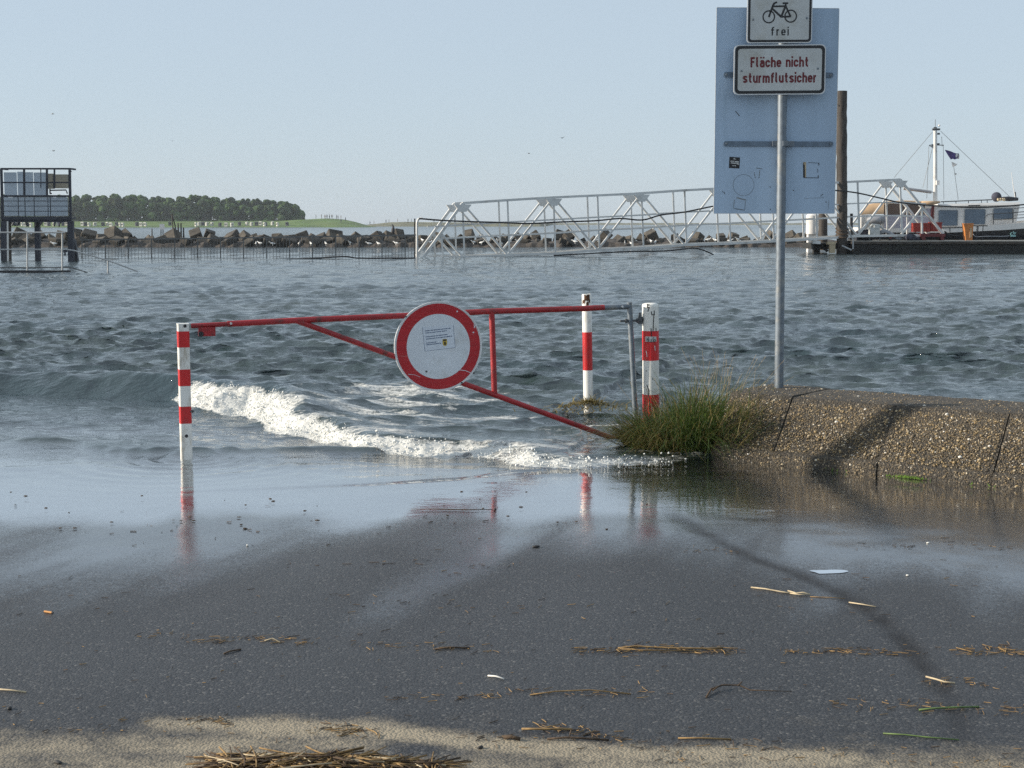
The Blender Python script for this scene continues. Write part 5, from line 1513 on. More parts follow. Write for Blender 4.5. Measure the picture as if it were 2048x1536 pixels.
# wood: many crowns that read as one mass
WTX, WTY = [-400, 0, 100, 150, 172, 185, 210, 228, 240, 250, 268, 285, 300, 330, 345, 370, 400, 425, 440, 460, 480, 500, 520, 545, 570, 590, 600], [388, 388, 388, 389, 387, 391, 387, 384, 388, 391, 385, 389, 391, 392, 396, 390, 387, 391, 394, 392, 397, 396, 394, 398, 402, 408, 420]
wr = random.Random(3)
m = MB(); mt = MB()
tlist = []
for row, dd in enumerate((642, 652, 664)):
    px_ = -320 + row * 9
    while px_ < 597:
        tlist.append((px_, dd, row)); px_ += wr.uniform(20, 30)
for (px_, dd, row) in tlist:
    ty = pl(px_, WTX, WTY) + (0 if row == 1 else wr.uniform(1, 7) + (7 if row == 0 else 2))
    top = at(px_, ty, dd); base = at(px_, 443, dd); base.z = 1.4
    H = top.z - base.z; rad = wr.uniform(2.6, 3.9)
    mt.tube([base, lerp(base, top, 0.5)], 0.22, 5, False, 0.12)
    for j in range(12):
        c = base + Vector((wr.gauss(0, rad * 0.42), wr.gauss(0, rad * 0.42), H * wr.uniform(0.25, 0.82)))
        q = rad * wr.uniform(0.32, 0.6)
        if j < 4: c = base + Vector((wr.uniform(-1.6, 1.6), wr.uniform(-1, 1), H - q * wr.uniform(0.9, 1.5)))
        if c.z + q > top.z: c.z = top.z - q
        m.blob(c, (q, q, q * 0.9), 2, 0.2, wr.randint(0, 9999))
    for j in range(110):
        a = wr.uniform(0, 6.28); v_ = wr.uniform(-0.9, 1); rr_ = rad * wr.uniform(0.6, 0.98) * math.sqrt(max(0, 1 - (v_ * 0.85) ** 2))
        c = base + Vector((math.cos(a) * rr_, math.sin(a) * rr_, H * (0.5 + 0.44 * v_) + wr.uniform(-0.3, 0.1)))
        u = Vector((wr.gauss(0, 1), wr.gauss(0, 1), wr.gauss(0, 1))).normalized(); w2 = u.orthogonal().normalized()
        s1_, s2_ = wr.uniform(0.25, 0.6), wr.uniform(0.25, 0.6)
        m.add([c + u * s1_, c + w2 * s2_, c - u * s1_, c - w2 * s2_], [(0, 1, 2, 3)])
    for j in range(3):   # undergrowth closes the foot of the wood
        c = base + Vector((wr.uniform(-2.5, 2.5), -1.5 + wr.gauss(0, 0.6), wr.uniform(0.2, 1.6)))
        q = wr.uniform(0.9, 1.8)
        m.blob(c, (q * 1.3, q, q), 1, 0.2, wr.randint(0, 9999))
o = m.build('woodland', 'far_leaves', None, fixn=False)
setprops(o, 'dark green wood on the far shore behind the dike', 'wood', kind='stuff')
o2 = mt.build('woodland_trunks', 'dark_timber', o); o2['kind'] = 'stuff'

# hooded beach chairs on the foot of the dike
def chair_mesh(mat):
    m = MB()
    sec = [(-0.45, 0.0), (-0.45, 0.9), (-0.30, 1.45), (0.05, 1.62), (0.40, 1.50), (0.42, 1.25), (-0.05, 1.15), (-0.18, 0.55), (0.35, 0.48), (0.35, 0.0)]
    for x0, x1 in ((-0.62, -0.52), (0.52, 0.62)):
        full = [(-0.45, 0), (-0.45, 0.9), (-0.3, 1.45), (0.05, 1.62), (0.4, 1.5), (0.42, 1.2), (0.2, 0.8), (0.35, 0.7), (0.35, 0)]
        n = len(full)
        m.add([(x0, -y_, z) for y_, z in full] + [(x1, -y_, z) for y_, z in full], [tuple(range(n)), tuple(range(2 * n - 1, n - 1, -1))] + [(i, (i + 1) % n, n + (i + 1) % n, n + i) for i in range(n)])
    n = len(sec)
    m.add([(-0.52, -y_, z) for y_, z in sec] + [(0.52, -y_, z) for y_, z in sec], [tuple(range(n)), tuple(range(2 * n - 1, n - 1, -1))] + [(i, (i + 1) % n, n + (i + 1) % n, n + i) for i in range(n)])
    me = m.mesh('beach_chair'); me.materials.append(MATS[mat]); return me
cmes = [chair_mesh('wicker_white'), chair_mesh('wicker_white'), chair_mesh('cloth_dark')]
wr = random.Random(23)
CHAIRS = []
cxs = [24, 30, 36, 44, 50, 56, 62, 92, 98, 108, 116, 126, 133, 165, 171, 178, 190, 206, 215, 222, 233, 240, 245, 274, 282, 290, 340, 392, 399, 406, 414, 424, 440, 452, 464, 479, 494, 503, 513, 521, 529, 531, 545, 555, 574]
def dike_point(px, f):
    c = pl(px, CX_, CY_); top = at(px, c, DD + 34); foot = at(px, 454.8, DD); foot.z = -0.2
    return Vector((lerp(foot.x, top.x, f), lerp(foot.y, top.y, f), max(-0.2, foot.z + (top.z - foot.z) * f ** 0.9)))
for i, x in enumerate(cxs):
    o = bpy.data.objects.new('beach_chair', cmes[i % 3]); C.objects.link(o)
    o.location = dike_point(x, wr.uniform(0.16, 0.34)); o.rotation_euler = (0, 0, wr.uniform(-1.2, 1.2)); o.scale = (1, 1, 0.95)
    z = 'left of the wooden stakes' if x < 340 else 'right of the wooden stakes'
    dk = 'dark' if i % 3 == 2 else 'white'
    setprops(o, None, 'beach chair', 'beach chairs on the dike')
    CHAIRS.append((x, o, '%s tiny ' + dk + ' beach chair from the left on the dike, ' + z))
number_labels(CHAIRS)
PEOPLE = []
def person_mesh(mat, arms):
    m = MB()
    def ell(z, rx, ry, cx=0): return [Vector((cx + math.cos(t) * rx, math.sin(t) * ry, z)) for t in [i * math.pi / 4 for i in range(8)]]
    for s in (-1, 1):
        m.loft([ell(z, r_, r_, s * x) for z, r_, x in ((0, 0.05, 0.11), (0.1, 0.055, 0.1), (0.45, 0.075, 0.1), (0.85, 0.10, 0.09))], closed=True, caps=True)
        m.loft([ell(z, r_, r_, s * x) for z, r_, x in ((0.72, 0.04, 0.24 + arms), (1.05, 0.05, 0.23 + arms * 0.5), (1.40, 0.06, 0.19))], closed=True, caps=True)
    m.loft([ell(0.80, 0.17, 0.11), ell(1.05, 0.16, 0.11), ell(1.35, 0.21, 0.12), ell(1.47, 0.12, 0.08), ell(1.52, 0.055, 0.055), ell(1.57, 0.075, 0.09), ell(1.66, 0.085, 0.105), ell(1.75, 0.05, 0.06)], closed=True, caps=True)
    me = m.mesh('person'); me.materials.append(MATS[mat]); return me
pms = [person_mesh('cloth_dark', 0.0), person_mesh('bird_dark', 0.06), person_mesh('canvas_brown', 0.02)]
for i, (x, f) in enumerate(((604, 0.98), (632, 1.0), (643, 1.0), (654, 1.0), (659, 1.0), (664, 1.0), (673, 1.0), (676, 0.98), (682, 0.96), (691, 0.8), (682, 0.55), (650, 0.99))):
    o = bpy.data.objects.new('person', pms[i % 3]); C.objects.link(o)
    p = dike_point(x, f); o.location = p; o.rotation_euler = (0, 0, wr.uniform(0, 6)); o.scale = (1.05, 1.05, 1.0)
    setprops(o, None, 'person', 'people on the dike crest')
    PEOPLE.append((x, o, '%s tiny dark-clothed person from the left standing on the dike'))
for i, x in enumerate((740, 748, 772, 778, 795, 816, 823, 835, 868)):
    o = bpy.data.objects.new('person', pms[(i + 1) % 3]); C.objects.link(o)
    p = at(x, pl(x, DX_, DY_) + 0.3, 775); o.location = p; o.rotation_euler = (0, 0, wr.uniform(0, 6))
    setprops(o, None, 'person', 'people on the dunes')
    PEOPLE.append((x, o, '%s tiny dark-clothed person from the left on the low dunes'))

number_labels(PEOPLE)
# ================================================================== PONTOON, PILES
PD = 76.7
pz = at(1800, 483, PD).z
pon = thing('pontoon', at(1880, 508, PD), 'long dark floating pontoon at the right end of the gangway', 'pontoon')
xl, xr = at(1632, 500, PD).x, at(2500, 500, PD).x
xm = at(1706, 500, PD).x
m = MB(); m.box(((xm + xr) / 2, PD + 2.0, (pz - 0.12 - 0.35) / 2), (xr - xm, 4.0, pz - 0.12 + 0.35)); m.build('float', 'pontoon_dark', pon)
m = MB(); m.box(((xm + xr) / 2, PD + 1.96, pz - 0.065), (xr - xm + 0.08, 4.12, 0.11)); m.build('rubbing_strake', 'dark_timber', pon)
npl = 60
for k in range(npl):
    m = MB(); x0 = lerp(xm, xr, k / npl) + 0.01; x1 = lerp(xm, xr, (k + 1) / npl) - 0.01
    m.box(((x0 + x1) / 2, PD + 1.97, pz + 0.015), (x1 - x0, 3.98, 0.04)); m.build('plank', 'pontoon_deck', pon)
m = MB(); m.box(((xl + xm) / 2, PD + 2.2, pz - 0.25), (xm - xl - 0.02, 3.0, 0.3)); m.box((xl + 0.25, PD + 1.2, 0.1), (0.3, 0.5, 0.9)); m.box((xm - 0.3, PD + 0.9, 0.1), (0.4, 0.6, 0.9))
m.bar(at(1655, 503, PD + 0.5), at(1640, 487, PD + 0.5), 0.12, 0.12); m.build('end_frame', 'pontoon_dark', pon)
m = MB(); m.box(at(1664, 495, PD + 0.25), (0.28, 0.3, 0.55)); m.box(at(1662, 486, PD + 0.25), (0.42, 0.35, 0.14)); m.build('yellow_fender', 'straw_pale', pon)
m = MB(); m.bar(at(1624, 484, PD + 0.2), at(1640, 485, PD + 0.2), 0.3, 0.16); m.build('landing_lip', 'gangway_white', pon)
m = MB(); m.bar(at(1684, 491, PD - 0.12), at(1703, 500, PD - 0.12), 0.07, 0.07); m.bar(at(1706, 478, PD - 0.1), at(1706, 498, PD - 0.1), 0.07, 0.07); m.build('brace', 'rail_steel', pon)
m = MB(); m.bar(at(1695, 455, PD + 0.6), at(1706, 480, PD + 0.6), 0.06, 0.06); m.bar(at(1693, 440, PD + 0.6), at(1693, 482, PD + 0.6), 0.06, 0.06); m.build('handrail', 'rail_steel', pon)
pile = thing('mooring_pile', at(1682, 508, PD + 0.6), 'tall weathered timber mooring pile behind the large board', 'pile')
pb_, pt_ = at(1684, 520, PD + 0.6), at(1683, 182, PD + 0.6)
prad = 10.6 / FPX * PD
m = MB()
rowsb = []
wr = random.Random(12)
for i in range(24):
    t = i / 23
    c = lerp(pb_, pt_, t) + Vector((wr.uniform(-0.015, 0.015), 0, 0))
    rowsb.append([c + Vector((math.cos(a) * prad * wr.uniform(0.95, 1.05), math.sin(a) * prad * wr.uniform(0.95, 1.05), 0)) for a in [j * 2 * math.pi / 14 for j in range(14)]])
m.loft(rowsb, closed=True, caps=True); m.build('shaft', 'wood_pile', pile, angle=60)
m = MB(); m.tube([at(1672.5, 190, PD + 0.5), at(1672.5, 212, PD + 0.5)], 0.03, 6); m.tube([at(1670.5, 209, PD + 0.4), at(1674, 209, PD + 0.4)], 0.03, 6); m.build('fitting', 'dark_steel', pile)
m = MB()
for t in (0.0, 1.0, 2.0):
    pts = [lerp(pb_, pt_, 0.145 + 0.02 * t + 0.012 * math.sin(a)) + Vector((math.cos(a) * prad * 1.1, math.sin(a) * prad * 1.1, 0)) for a in [j * 2 * math.pi / 16 for j in range(17)]]
    m.tube(pts, 0.035, 6, False)
m.build('rope', 'stick_dark', pile)
p2 = MB(); b2 = at(1646, 500, PD + 4.6); p2.tube([b2, at(1646, 426, PD + 4.6)], 0.24, 12); p2 = p2.build('mooring_pile', 'wood_pile', None, angle=50, loc=b2)
setprops(p2, 'short thick timber pile just under the large board', 'pile')
p3 = MB(); b3_ = at(1703, 480, PD + 1.0); p3.tube([b3_ - UPZ * 0.0, at(1703, 427, PD + 1.0)], 0.075, 10); p3 = p3.build('steel_bollard', 'boat_dark', None, angle=50, loc=b3_)
setprops(p3, 'slim dark post on the pontoon right of the tall pile', 'post')
m = MB(); a, b = at(1612, 428, PD + 6), at(1637, 468, PD + 6); m.lathe([(0.0, a.z), (0.25, a.z), (0.34, a.z - 0.08), (0.34, b.z), (0.0, b.z)], ((a.x + b.x) / 2, PD + 6, 0), UPZ, 16)
m.box(((a.x + b.x) / 2, PD + 6, (b.z - 0.3) / 2), (0.5, 0.5, b.z + 0.3))
setprops(m.build('storage_drum', 'boat_white', None, angle=40, loc=((a.x + b.x) / 2, PD + 6, 0)), 'pale drum on a stand beside the short timber pile', 'drum')

# things lying on the pontoon
zdk = pz + 0.036
def PQ(x, y, d): return at(1640 + x / 7.877, 340 + y / 7.877, d)     # enlarged view (1640..1900, 340..520)
dk_ = PD + 1.6
cart = thing('motor_cart', (PQ(900, 1100, dk_).x, dk_, zdk), 'small engine on a cart with a red wheel lying on the pontoon', 'cart')
wc = PQ(1105, 1062, dk_); wc.z = zdk + 0.20
m = MB(); m.lathe([(0.06, -0.05), (0.19, -0.06), (0.2, 0), (0.19, 0.06), (0.06, 0.05)], wc, (0, 1, 0), 20); wh = m.build('wheel', 'black_rubber', cart, angle=50)
m = MB(); m.lathe([(0, -0.07), (0.11, -0.07), (0.12, -0.02), (0.12, 0.02), (0.11, 0.07), (0, 0.07)], wc, (0, 1, 0), 16); m.build('rim', 'red_plastic', wh, angle=50)
m = MB(); m.tube([PQ(930, 1000, dk_), PQ(1010, 960, dk_), PQ(1110, 1000, dk_), PQ(1200, 1070, dk_), PQ(1280, 1085, dk_)], 0.12, 10, True, 0.09); m.build('tank', 'grey_plastic', cart, smooth=True)
m = MB(); c = PQ(850, 960, dk_); m.box(c, (0.5, 0.45, 0.36)); m.box(c + Vector((0.1, -0.1, 0.22)), (0.25, 0.3, 0.14)); m.tube([c + Vector((-0.3, 0, 0.1)), c + Vector((-0.1, 0, 0.34)), c + Vector((0.25, 0, 0.3)), c + Vector((0.55, 0, 0.05))], 0.05, 8); m.build('engine', 'sign_face', cart)
m = MB(); m.bar(PQ(640, 1040, dk_), PQ(940, 1028, dk_), 0.3, 0.06); m.bar(PQ(1290, 1080, dk_), PQ(1420, 1030, dk_), 0.05, 0.05); m.bar(PQ(1420, 1030, dk_), PQ(1520, 1060, dk_), 0.05, 0.05); m.build('frame', 'rail_steel', cart)
for x in (780, 945):
    m = MB(); c = PQ(x, 1090, dk_); c.z = zdk + 0.07; m.lathe([(0, -0.03), (0.065, -0.03), (0.065, 0.03), (0, 0.03)], c, (0, 1, 0), 12); m.build('castor', 'grey_plastic', cart, angle=40)
m = MB(); c = PQ(1420, 1040, dk_ - 0.3)
m.blob(Vector((c.x, c.y, zdk + 0.16)), (0.32, 0.3, 0.22), 2, 0.2, 7); m.blob(Vector((c.x + 0.2, c.y, zdk + 0.08)), (0.3, 0.25, 0.14), 2, 0.2, 8)
setprops(m.build('tarpaulin', 'cloth_dark', None, loc=(c.x, c.y, zdk)), 'black bundled tarpaulin beside the red boxes on the pontoon', 'tarpaulin')
m = MB(); c = PQ(700, 960, dk_ + 0.5); m.box((c.x, c.y, zdk + 0.25), (0.75, 0.5, 0.5)); m.box((c.x + 0.05, c.y, zdk + 0.53), (0.6, 0.4, 0.06))
setprops(m.build('equipment_box', 'cloth_dark', None, loc=(c.x, c.y, zdk)), 'dark equipment box at the foot of the gangway end', 'box')
def crate(x0, y0, x1, y1, d, mat, lab):
    a, b = PQ(x0, y0, d), PQ(x1, y1, d)
    rt = thing('red_crate', ((a.x + b.x) / 2, d, b.z), lab, 'crate')
    c = (a + b) / 2; w, h = abs(b.x - a.x), abs(a.z - b.z)
    m = MB(); m.box(c, (w, 0.5, h)); m.build('body', mat, rt)
    m = MB(); m.box((c.x, c.y, max(a.z, b.z) + 0.012), (w + 0.05, 0.55, 0.05)); m.build('lid', mat, rt)
    m = MB()
    for f in (0.2, 0.5, 0.8): m.box((lerp(a.x, b.x, f), d - 0.26, c.z), (0.05, 0.03, h * 0.96))
    m.build('ribs', mat, rt)
crate(1455, 845, 1715, 975, dk_ + 1.1, 'red_plastic', 'red box under the sloping end of the gangway')
crate(1730, 835, 1895, 970, dk_ + 1.2, 'red_plastic', 'second red box, right of the first one beside the boat')
cart2 = MB(); a, b = PQ(1560, 1040, dk_ + 0.4), PQ(1945, 1090, dk_ + 0.4)
cart2.box(((a.x + b.x) / 2, a.y, zdk + 0.27), (b.x - a.x, 0.7, 0.16))
for f in (0.12, 0.88):
    cart2.lathe([(0, -0.36), (0.10, -0.36), (0.10, 0.36), (0, 0.36)], (lerp(a.x, b.x, f), a.y, zdk + 0.105), (0, 1, 0), 12)
cart2.bar((a.x, a.y, zdk + 0.3), (a.x - 0.25, a.y, zdk + 0.45), 0.04, 0.04)
setprops(cart2.build('hand_trolley', 'maroon_paint', None, angle=40, loc=((a.x + b.x) / 2, a.y, zdk)), 'low maroon trolley standing in front of the red boxes', 'trolley')
def BQ(x, y, d): return at(1840 + x / 9.6, 360 + y / 9.6, d)
ob = thing('orange_box', BQ(910, 1120, PD + 2.6), 'orange upright plastic box standing on the pontoon', 'box')
a, b = BQ(825, 835, PD + 2.6), BQ(985, 1105, PD + 2.6)
m = MB(); m.loft([[Vector((x, y_, z)) for x, y_ in ((a.x + i_, PD + 2.3), (b.x - i_ * 0.3, PD + 2.3), (b.x - i_ * 0.3, PD + 2.75), (a.x + i_, PD + 2.75))] for z, i_ in ((zdk, 0.10), (lerp(zdk, a.z, 0.4), 0.05), (a.z - 0.05, 0.0))], closed=True, caps=True); m.build('body', 'orange_plastic', ob)
m = MB(); m.box(((a.x + b.x) / 2, PD + 2.52, a.z - 0.02), (b.x - a.x + 0.03, 0.5, 0.055)); m.build('lid', 'orange_plastic', ob)
m = MB(); m.box(((a.x + b.x) / 2 + 0.1, PD + 2.29, lerp(zdk, a.z, 0.45)), (0.1, 0.03, 0.5)); m.build('moulded_rib', 'canvas_tan', ob)
tb = thing('side_table', BQ(1110, 1120, PD + 3.0), 'small dark table with thin legs right of the orange box', 'table')
m = MB(); a, b = BQ(985, 880, PD + 3.0), BQ(1270, 880, PD + 3.0); m.box(((a.x + b.x) / 2, PD + 3.0, a.z), (b.x - a.x, 0.5, 0.05)); m.build('top', 'boat_dark', tb)
for x in (1075, 1140, 1190, 1235):
    m = MB(); t_ = BQ(x, 885, PD + 3.0); m.bar(Vector((t_.x - 0.03, t_.y + (0.2 if x in (1140, 1235) else -0.2), zdk)), t_ + Vector((0, 0.2 if x in (1140, 1235) else -0.2, 0)), 0.035, 0.035); m.build('leg', 'boat_dark', tb)
hose('mooring_rope', [BQ(470, 985, PD + 3.2), BQ(580, 1050, PD + 3.0), BQ(700, 1075, PD + 2.9), BQ(820, 1080, PD + 2.9), BQ(960, 1100, PD + 2.8), BQ(1080, 1118, PD + 2.6)], 0.035, 'black_rubber', 'dark mooring rope drooping in front of the boat to the pontoon', 'rope')
hose('loose_rope', [BQ(1000, 980, PD + 3.0), BQ(1030, 1060, PD + 2.8), BQ(1100, 1088, PD + 2.8), BQ(1300, 1080, PD + 2.8), BQ(1600, 1082, PD + 2.8), BQ(1720, 1070, PD + 2.8)], 0.022, 'grey_plastic', 'thin grey rope lying along the pontoon edge by the hull', 'rope')

# ================================================================== BOAT
BD = 82.0
boat = thing('motor_yacht', at(1950, 500, BD + 1.6), 'white cabin motor yacht with dark hull and mast moored behind the pontoon', 'boat')
def BP(px, py, d=BD): return at(px, py, d)
# hull: stations from the stern (left) to the bow (right, beyond the frame)
shx, shy = [1722, 1800, 1880, 1972, 2048, 2150, 2280, 2380], [455, 456.5, 457, 453, 443.5, 436, 428, 424]
stx, sty = [1722, 1800, 1892, 1908, 1965, 2048, 2150, 2280, 2380], [464, 465, 464.5, 465.5, 463, 457, 450, 441, 436]
hb = [(1722, 1.45), (1800, 1.75), (1900, 1.85), (2000, 1.85), (2100, 1.7), (2200, 1.35), (2300, 0.75), (2370, 0.2), (2385, 0.03)]
cyb = BD + 1.85
hullrows, strakerows = [], []
for px_, hw in hb:
    x = BP(px_, 470).x
    zs = BP(px_, pl(px_, shx, shy)).z; zt = BP(px_, pl(px_, stx, sty)).z
    near = [Vector((x, cyb - hw * k, z)) for k, z in ((1.0, zt), (0.97, lerp(0, zt, 0.5)), (0.85, -0.1), (0.3, -0.6))]
    far_ = [Vector((x, cyb + hw * k, z)) for k, z in ((0.3, -0.6), (0.85, -0.1), (0.97, lerp(0, zt, 0.5)), (1.0, zt))]
    hullrows.append(near + far_)
    strakerows.append([Vector((x, cyb - hw * 0.94, zs)), Vector((x, cyb - hw * 1.02, zs)), Vector((x, cyb - hw * 1.025, zt)), Vector((x, cyb - hw * 0.94, zt + 0.02)), Vector((x, cyb + hw * 0.94, zt + 0.02)), Vector((x, cyb + hw * 1.025, zt)), Vector((x, cyb + hw * 1.02, zs)), Vector((x, cyb + hw * 0.94, zs))])
m = MB(); m.loft(hullrows, caps=True); m.build('hull', 'boat_dark', boat, angle=50)
m = MB(); m.loft(strakerows, caps=True); m.build('bulwark', 'boat_white', boat, angle=40)
# cabin
cab_d = BD + 0.32
def cabz(px, py): return BP(px, py, cab_d)
m = MB()
prof = [(1866, 458), (1871.5, 413), (2040, 409), (2031, 452)]
near = [cabz(*p) for p in prof]; farr = [Vector((p.x, p.y + 2.7, p.z)) for p in near]
m.add(near + farr, [(0, 1, 2, 3), (7, 6, 5, 4), (0, 4, 5, 1), (1, 5, 6, 2), (2, 6, 7, 3), (3, 7, 4, 0)])
cabin = m.build('cabin', 'boat_white', boat)
def winq(x0, y0, x1, y1, skew=0, d=-0.02, name='window', fr=0.05):
    a, b = BQ(x0, y0, cab_d + d), BQ(x1, y1, cab_d + d)
    c = (a + b) / 2; w, h = abs(b.x - a.x), abs(a.z - b.z)
    F = lambda u, v, w_: Vector((c.x + u, c.y - w_, c.z + v))
    m = MB(); m.ring(rrect(0, 0, w + fr, h + fr, 0.09, 4), rrect(0, 0, w - 0.01, h - 0.01, 0.07, 4), F, -0.02, 0.03); wo_ = m.build('window_frame', 'rail_steel', cabin)
    m = MB(); m.plate(rrect(0, 0, w - 0.012, h - 0.012, 0.07, 4), F, -0.01, 0.008); m.build('pane', 'window_glass', cabin)
winq(360, 580, 715, 875); winq(860, 560, 1245, 850); winq(1410, 545, 1780, 745)
# roof
m = MB(); ra, rb_ = BQ(345, 462, cab_d), BQ(1905, 425, cab_d)
m.add([Vector((BQ(330, 505, cab_d).x, cab_d - 0.12, BQ(330, 505, cab_d).z)), Vector((BQ(1880, 480, cab_d).x, cab_d - 0.12, BQ(1880, 480, cab_d).z)), Vector((BQ(1925, 430, cab_d).x, cab_d - 0.05, BQ(1925, 425, cab_d).z)), Vector((ra.x, cab_d - 0.05, ra.z)),
       Vector((BQ(330, 505, cab_d).x, cab_d + 2.9, BQ(330, 505, cab_d).z)), Vector((BQ(1880, 480, cab_d).x, cab_d + 2.9, BQ(1880, 480, cab_d).z)), Vector((BQ(1925, 430, cab_d).x, cab_d + 2.8, BQ(1925, 425, cab_d).z)), Vector((ra.x, cab_d + 2.8, ra.z))],
      [(0, 1, 2, 3), (7, 6, 5, 4), (0, 4, 5, 1), (1, 5, 6, 2), (2, 6, 7, 3), (3, 7, 4, 0)])
roof = m.build('roof', 'boat_white', boat)
m = MB(); m.tube([BQ(400, 418, cab_d), BQ(1380, 378, cab_d)], 0.03, 7)
for x in (450, 690, 930, 1180, 1290): m.bar(BQ(x, 455, cab_d), BQ(x, lerp(416, 380, (x - 400) / 980), cab_d), 0.03, 0.03)
m.build('roof_rail', 'dark_steel', roof)
m = MB(); q = BQ(30, 440, cab_d - 0.1); q2 = BQ(385, 440, cab_d - 0.1)
m.tube([q, lerp(q, q2, 0.5) - UPZ * 0.02, q2 + UPZ * 0.05], [0.10, 0.13, 0.05], 8); m.build('rolled_awning', 'canvas_tan', roof, smooth=True)
m = MB(); m.bar(BQ(930, 492, cab_d - 0.15), BQ(1150, 490, cab_d - 0.15), 0.05, 0.06); m.build('grab_rail', 'boat_dark', roof)
m = MB(); m.blob(BQ(1468, 325, cab_d + 0.8), (0.27, 0.27, 0.27), 3); m.build('ball_fender', 'cloth_dark', roof, smooth=True)
m = MB(); m.tube([BQ(1560, 360, cab_d + 0.6), BQ(1700, 362, cab_d + 0.6), BQ(1880, 368, cab_d + 0.6)], [0.10, 0.14, 0.09], 10); m.build('rolled_cover', 'boat_dark', roof, smooth=True)
m = MB()
for x in (1500, 1545, 1590, 1620): m.blob(BQ(x, 375 + (x % 3) * 8, cab_d + 0.4), (0.07, 0.06, 0.1), 1, 0.2, x)
m.build('rope_coil', 'straw_pale', roof, smooth=True)
m = MB(); m.tube([BQ(1830, 330, cab_d + 0.8), BQ(1795, 150, cab_d + 0.8), BQ(1755, -150, cab_d + 0.8)], 0.028, 6, True, 0.012); m.build('whip_aerial', 'boat_white', roof)
m = MB(); m.bar(BQ(1840, 335, cab_d + 0.8), BQ(1828, 230, cab_d + 0.8), 0.05, 0.05); m.build('aerial_mount', 'dark_steel', roof)
# aft canopy with curtains
def can(px, py, d): return BP(px, py, d)
ctop = [(1716.5, 428), (1734, 410.5), (1768, 404.5), (1808, 402), (1848, 404)]
cbot = [(1716.5, 430), (1735, 429), (1768, 428), (1808, 426), (1848, 425)]
m = MB(); m.loft([[BP(*p, BD + 0.25) for p in cbot[:3]], [BP(*p, BD + 0.25) for p in ctop[:3]], [BP(p[0], p[1] - 1.5, BD + 1.6) for p in ctop[:3]], [BP(*p, BD + 3.2) for p in ctop[:3]], [BP(*p, BD + 3.2) for p in cbot[:3]]]); m.build('canopy', 'canvas_tan', boat, smooth=True)
m = MB(); m.loft([[BP(*p, BD + 0.25) for p in ctop[2:]], [BP(p[0], p[1] - 1.5, BD + 1.6) for p in ctop[2:]], [BP(*p, BD + 3.2) for p in ctop[2:]]]); m.loft([[BP(p[0], p[1] + 4, BD + 0.24) for p in ctop[2:]], [BP(*p, BD + 0.24) for p in ctop[2:]]]); m.build('canopy_top', 'canvas_tan', boat, smooth=True)
m = MB(); m.loft([[BP(x, 428.5, BD + 0.27) for x in (1766, 1790, 1815, 1850)], [BP(x, y_, BD + 0.27) for x, y_ in ((1766, 409), (1790, 407), (1815, 406.5), (1850, 408))]]); m.build('canopy_side', 'canvas_brown', boat)
m = MB()
rowsb = []
for i in range(25):
    x = lerp(1717, 1768, i / 24); dd = BD + 0.3 + 0.06 * math.sin(i * 1.7)
    rowsb.append([BP(x, 430, dd), BP(x, 456, dd)])
m.loft(rowsb); m.build('white_curtain', 'boat_white', boat, smooth=True)
m = MB(); rowsb = []
for i in range(31):
    x = lerp(1768, 1866, i / 30); dd = BD + 0.35 + 0.03 * math.sin(i * 1.3)
    rowsb.append([BP(x, 424 - (i / 30) * 8, dd), BP(x, 457, dd)])
m.loft(rowsb); m.build('grey_curtain', 'curtain', boat, smooth=True)
m = MB(); m.bar(BP(1866, 412, BD + 0.28), BP(1863, 457, BD + 0.28), 0.14, 0.08); m.build('cabin_post', 'maroon_paint', boat)
m = MB(); m.blob(BP(1752, 440, BD - 0.05), (0.52, 0.3, 0.26), 3, 0.02, 3); m.build('covered_dinghy', 'grey_plastic', boat, smooth=True)
# rails in front of the cabin and at the bow
m = MB(); m.tube([BQ(400, 915, BD - 0.05), BQ(830, 905, BD - 0.05)], 0.03, 6); m.bar(BQ(575, 915, BD - 0.05), BQ(575, 1000, BD - 0.05), 0.03, 0.03); m.build('deck_rail', 'dark_steel', boat)
m = MB(); m.tube([BQ(1255, 700, BD - 0.05), BQ(1310, 655, BD - 0.05), BQ(1790, 628, BD - 0.05), BQ(2400, 570, BD - 0.05), BQ(3800, 480, BD + 0.6)], 0.026, 6)
m.tube([BQ(1400, 765, BD - 0.05), BQ(1790, 738, BD - 0.05), BQ(2400, 690, BD - 0.05), BQ(3800, 600, BD + 0.6)], 0.022, 6)
m.tube([BQ(1800, 545, BD + 0.1), BQ(2400, 500, BD + 0.1), BQ(3800, 420, BD + 0.6)], 0.022, 6); m.tube([BQ(1820, 675, BD + 0.1), BQ(2400, 640, BD + 0.1), BQ(3800, 540, BD + 0.6)], 0.018, 6)
m.build('bow_rail', 'dark_steel', boat)
for x, y0, y1 in ((1408, 650, 850), (1785, 560, 815), (2200, 520, 790), (2800, 480, 740), (3400, 440, 700)):
    m = MB(); dd = BD - 0.05 + max(0, (x - 2400) / 1400 * 0.6); m.bar(BQ(x, y0, dd), BQ(x, y1, dd), 0.045, 0.045); m.build('stanchion', 'dark_steel', boat)
# mark on the bow
m = MB()
hw_ = BD - 0.07
def mk(pts, w):
    for a, b in zip(pts[:-1], pts[1:]): m.bar(BQ(*a, hw_), BQ(*b, hw_), 0.02, w)
mk([(1775, 1010), (1745, 1020), (1735, 1045), (1760, 1060), (1780, 1050)], 0.035); mk([(1790, 1015), (1812, 1005), (1820, 1025), (1800, 1045), (1790, 1020)], 0.03); mk([(1840, 1005), (1815, 1050)], 0.03); mk([(1740, 1075), (1840, 1075)], 0.07); mk([(1785, 985), (1800, 990)], 0.03)
m.build('bow_mark', 'cyan_paint', boat)
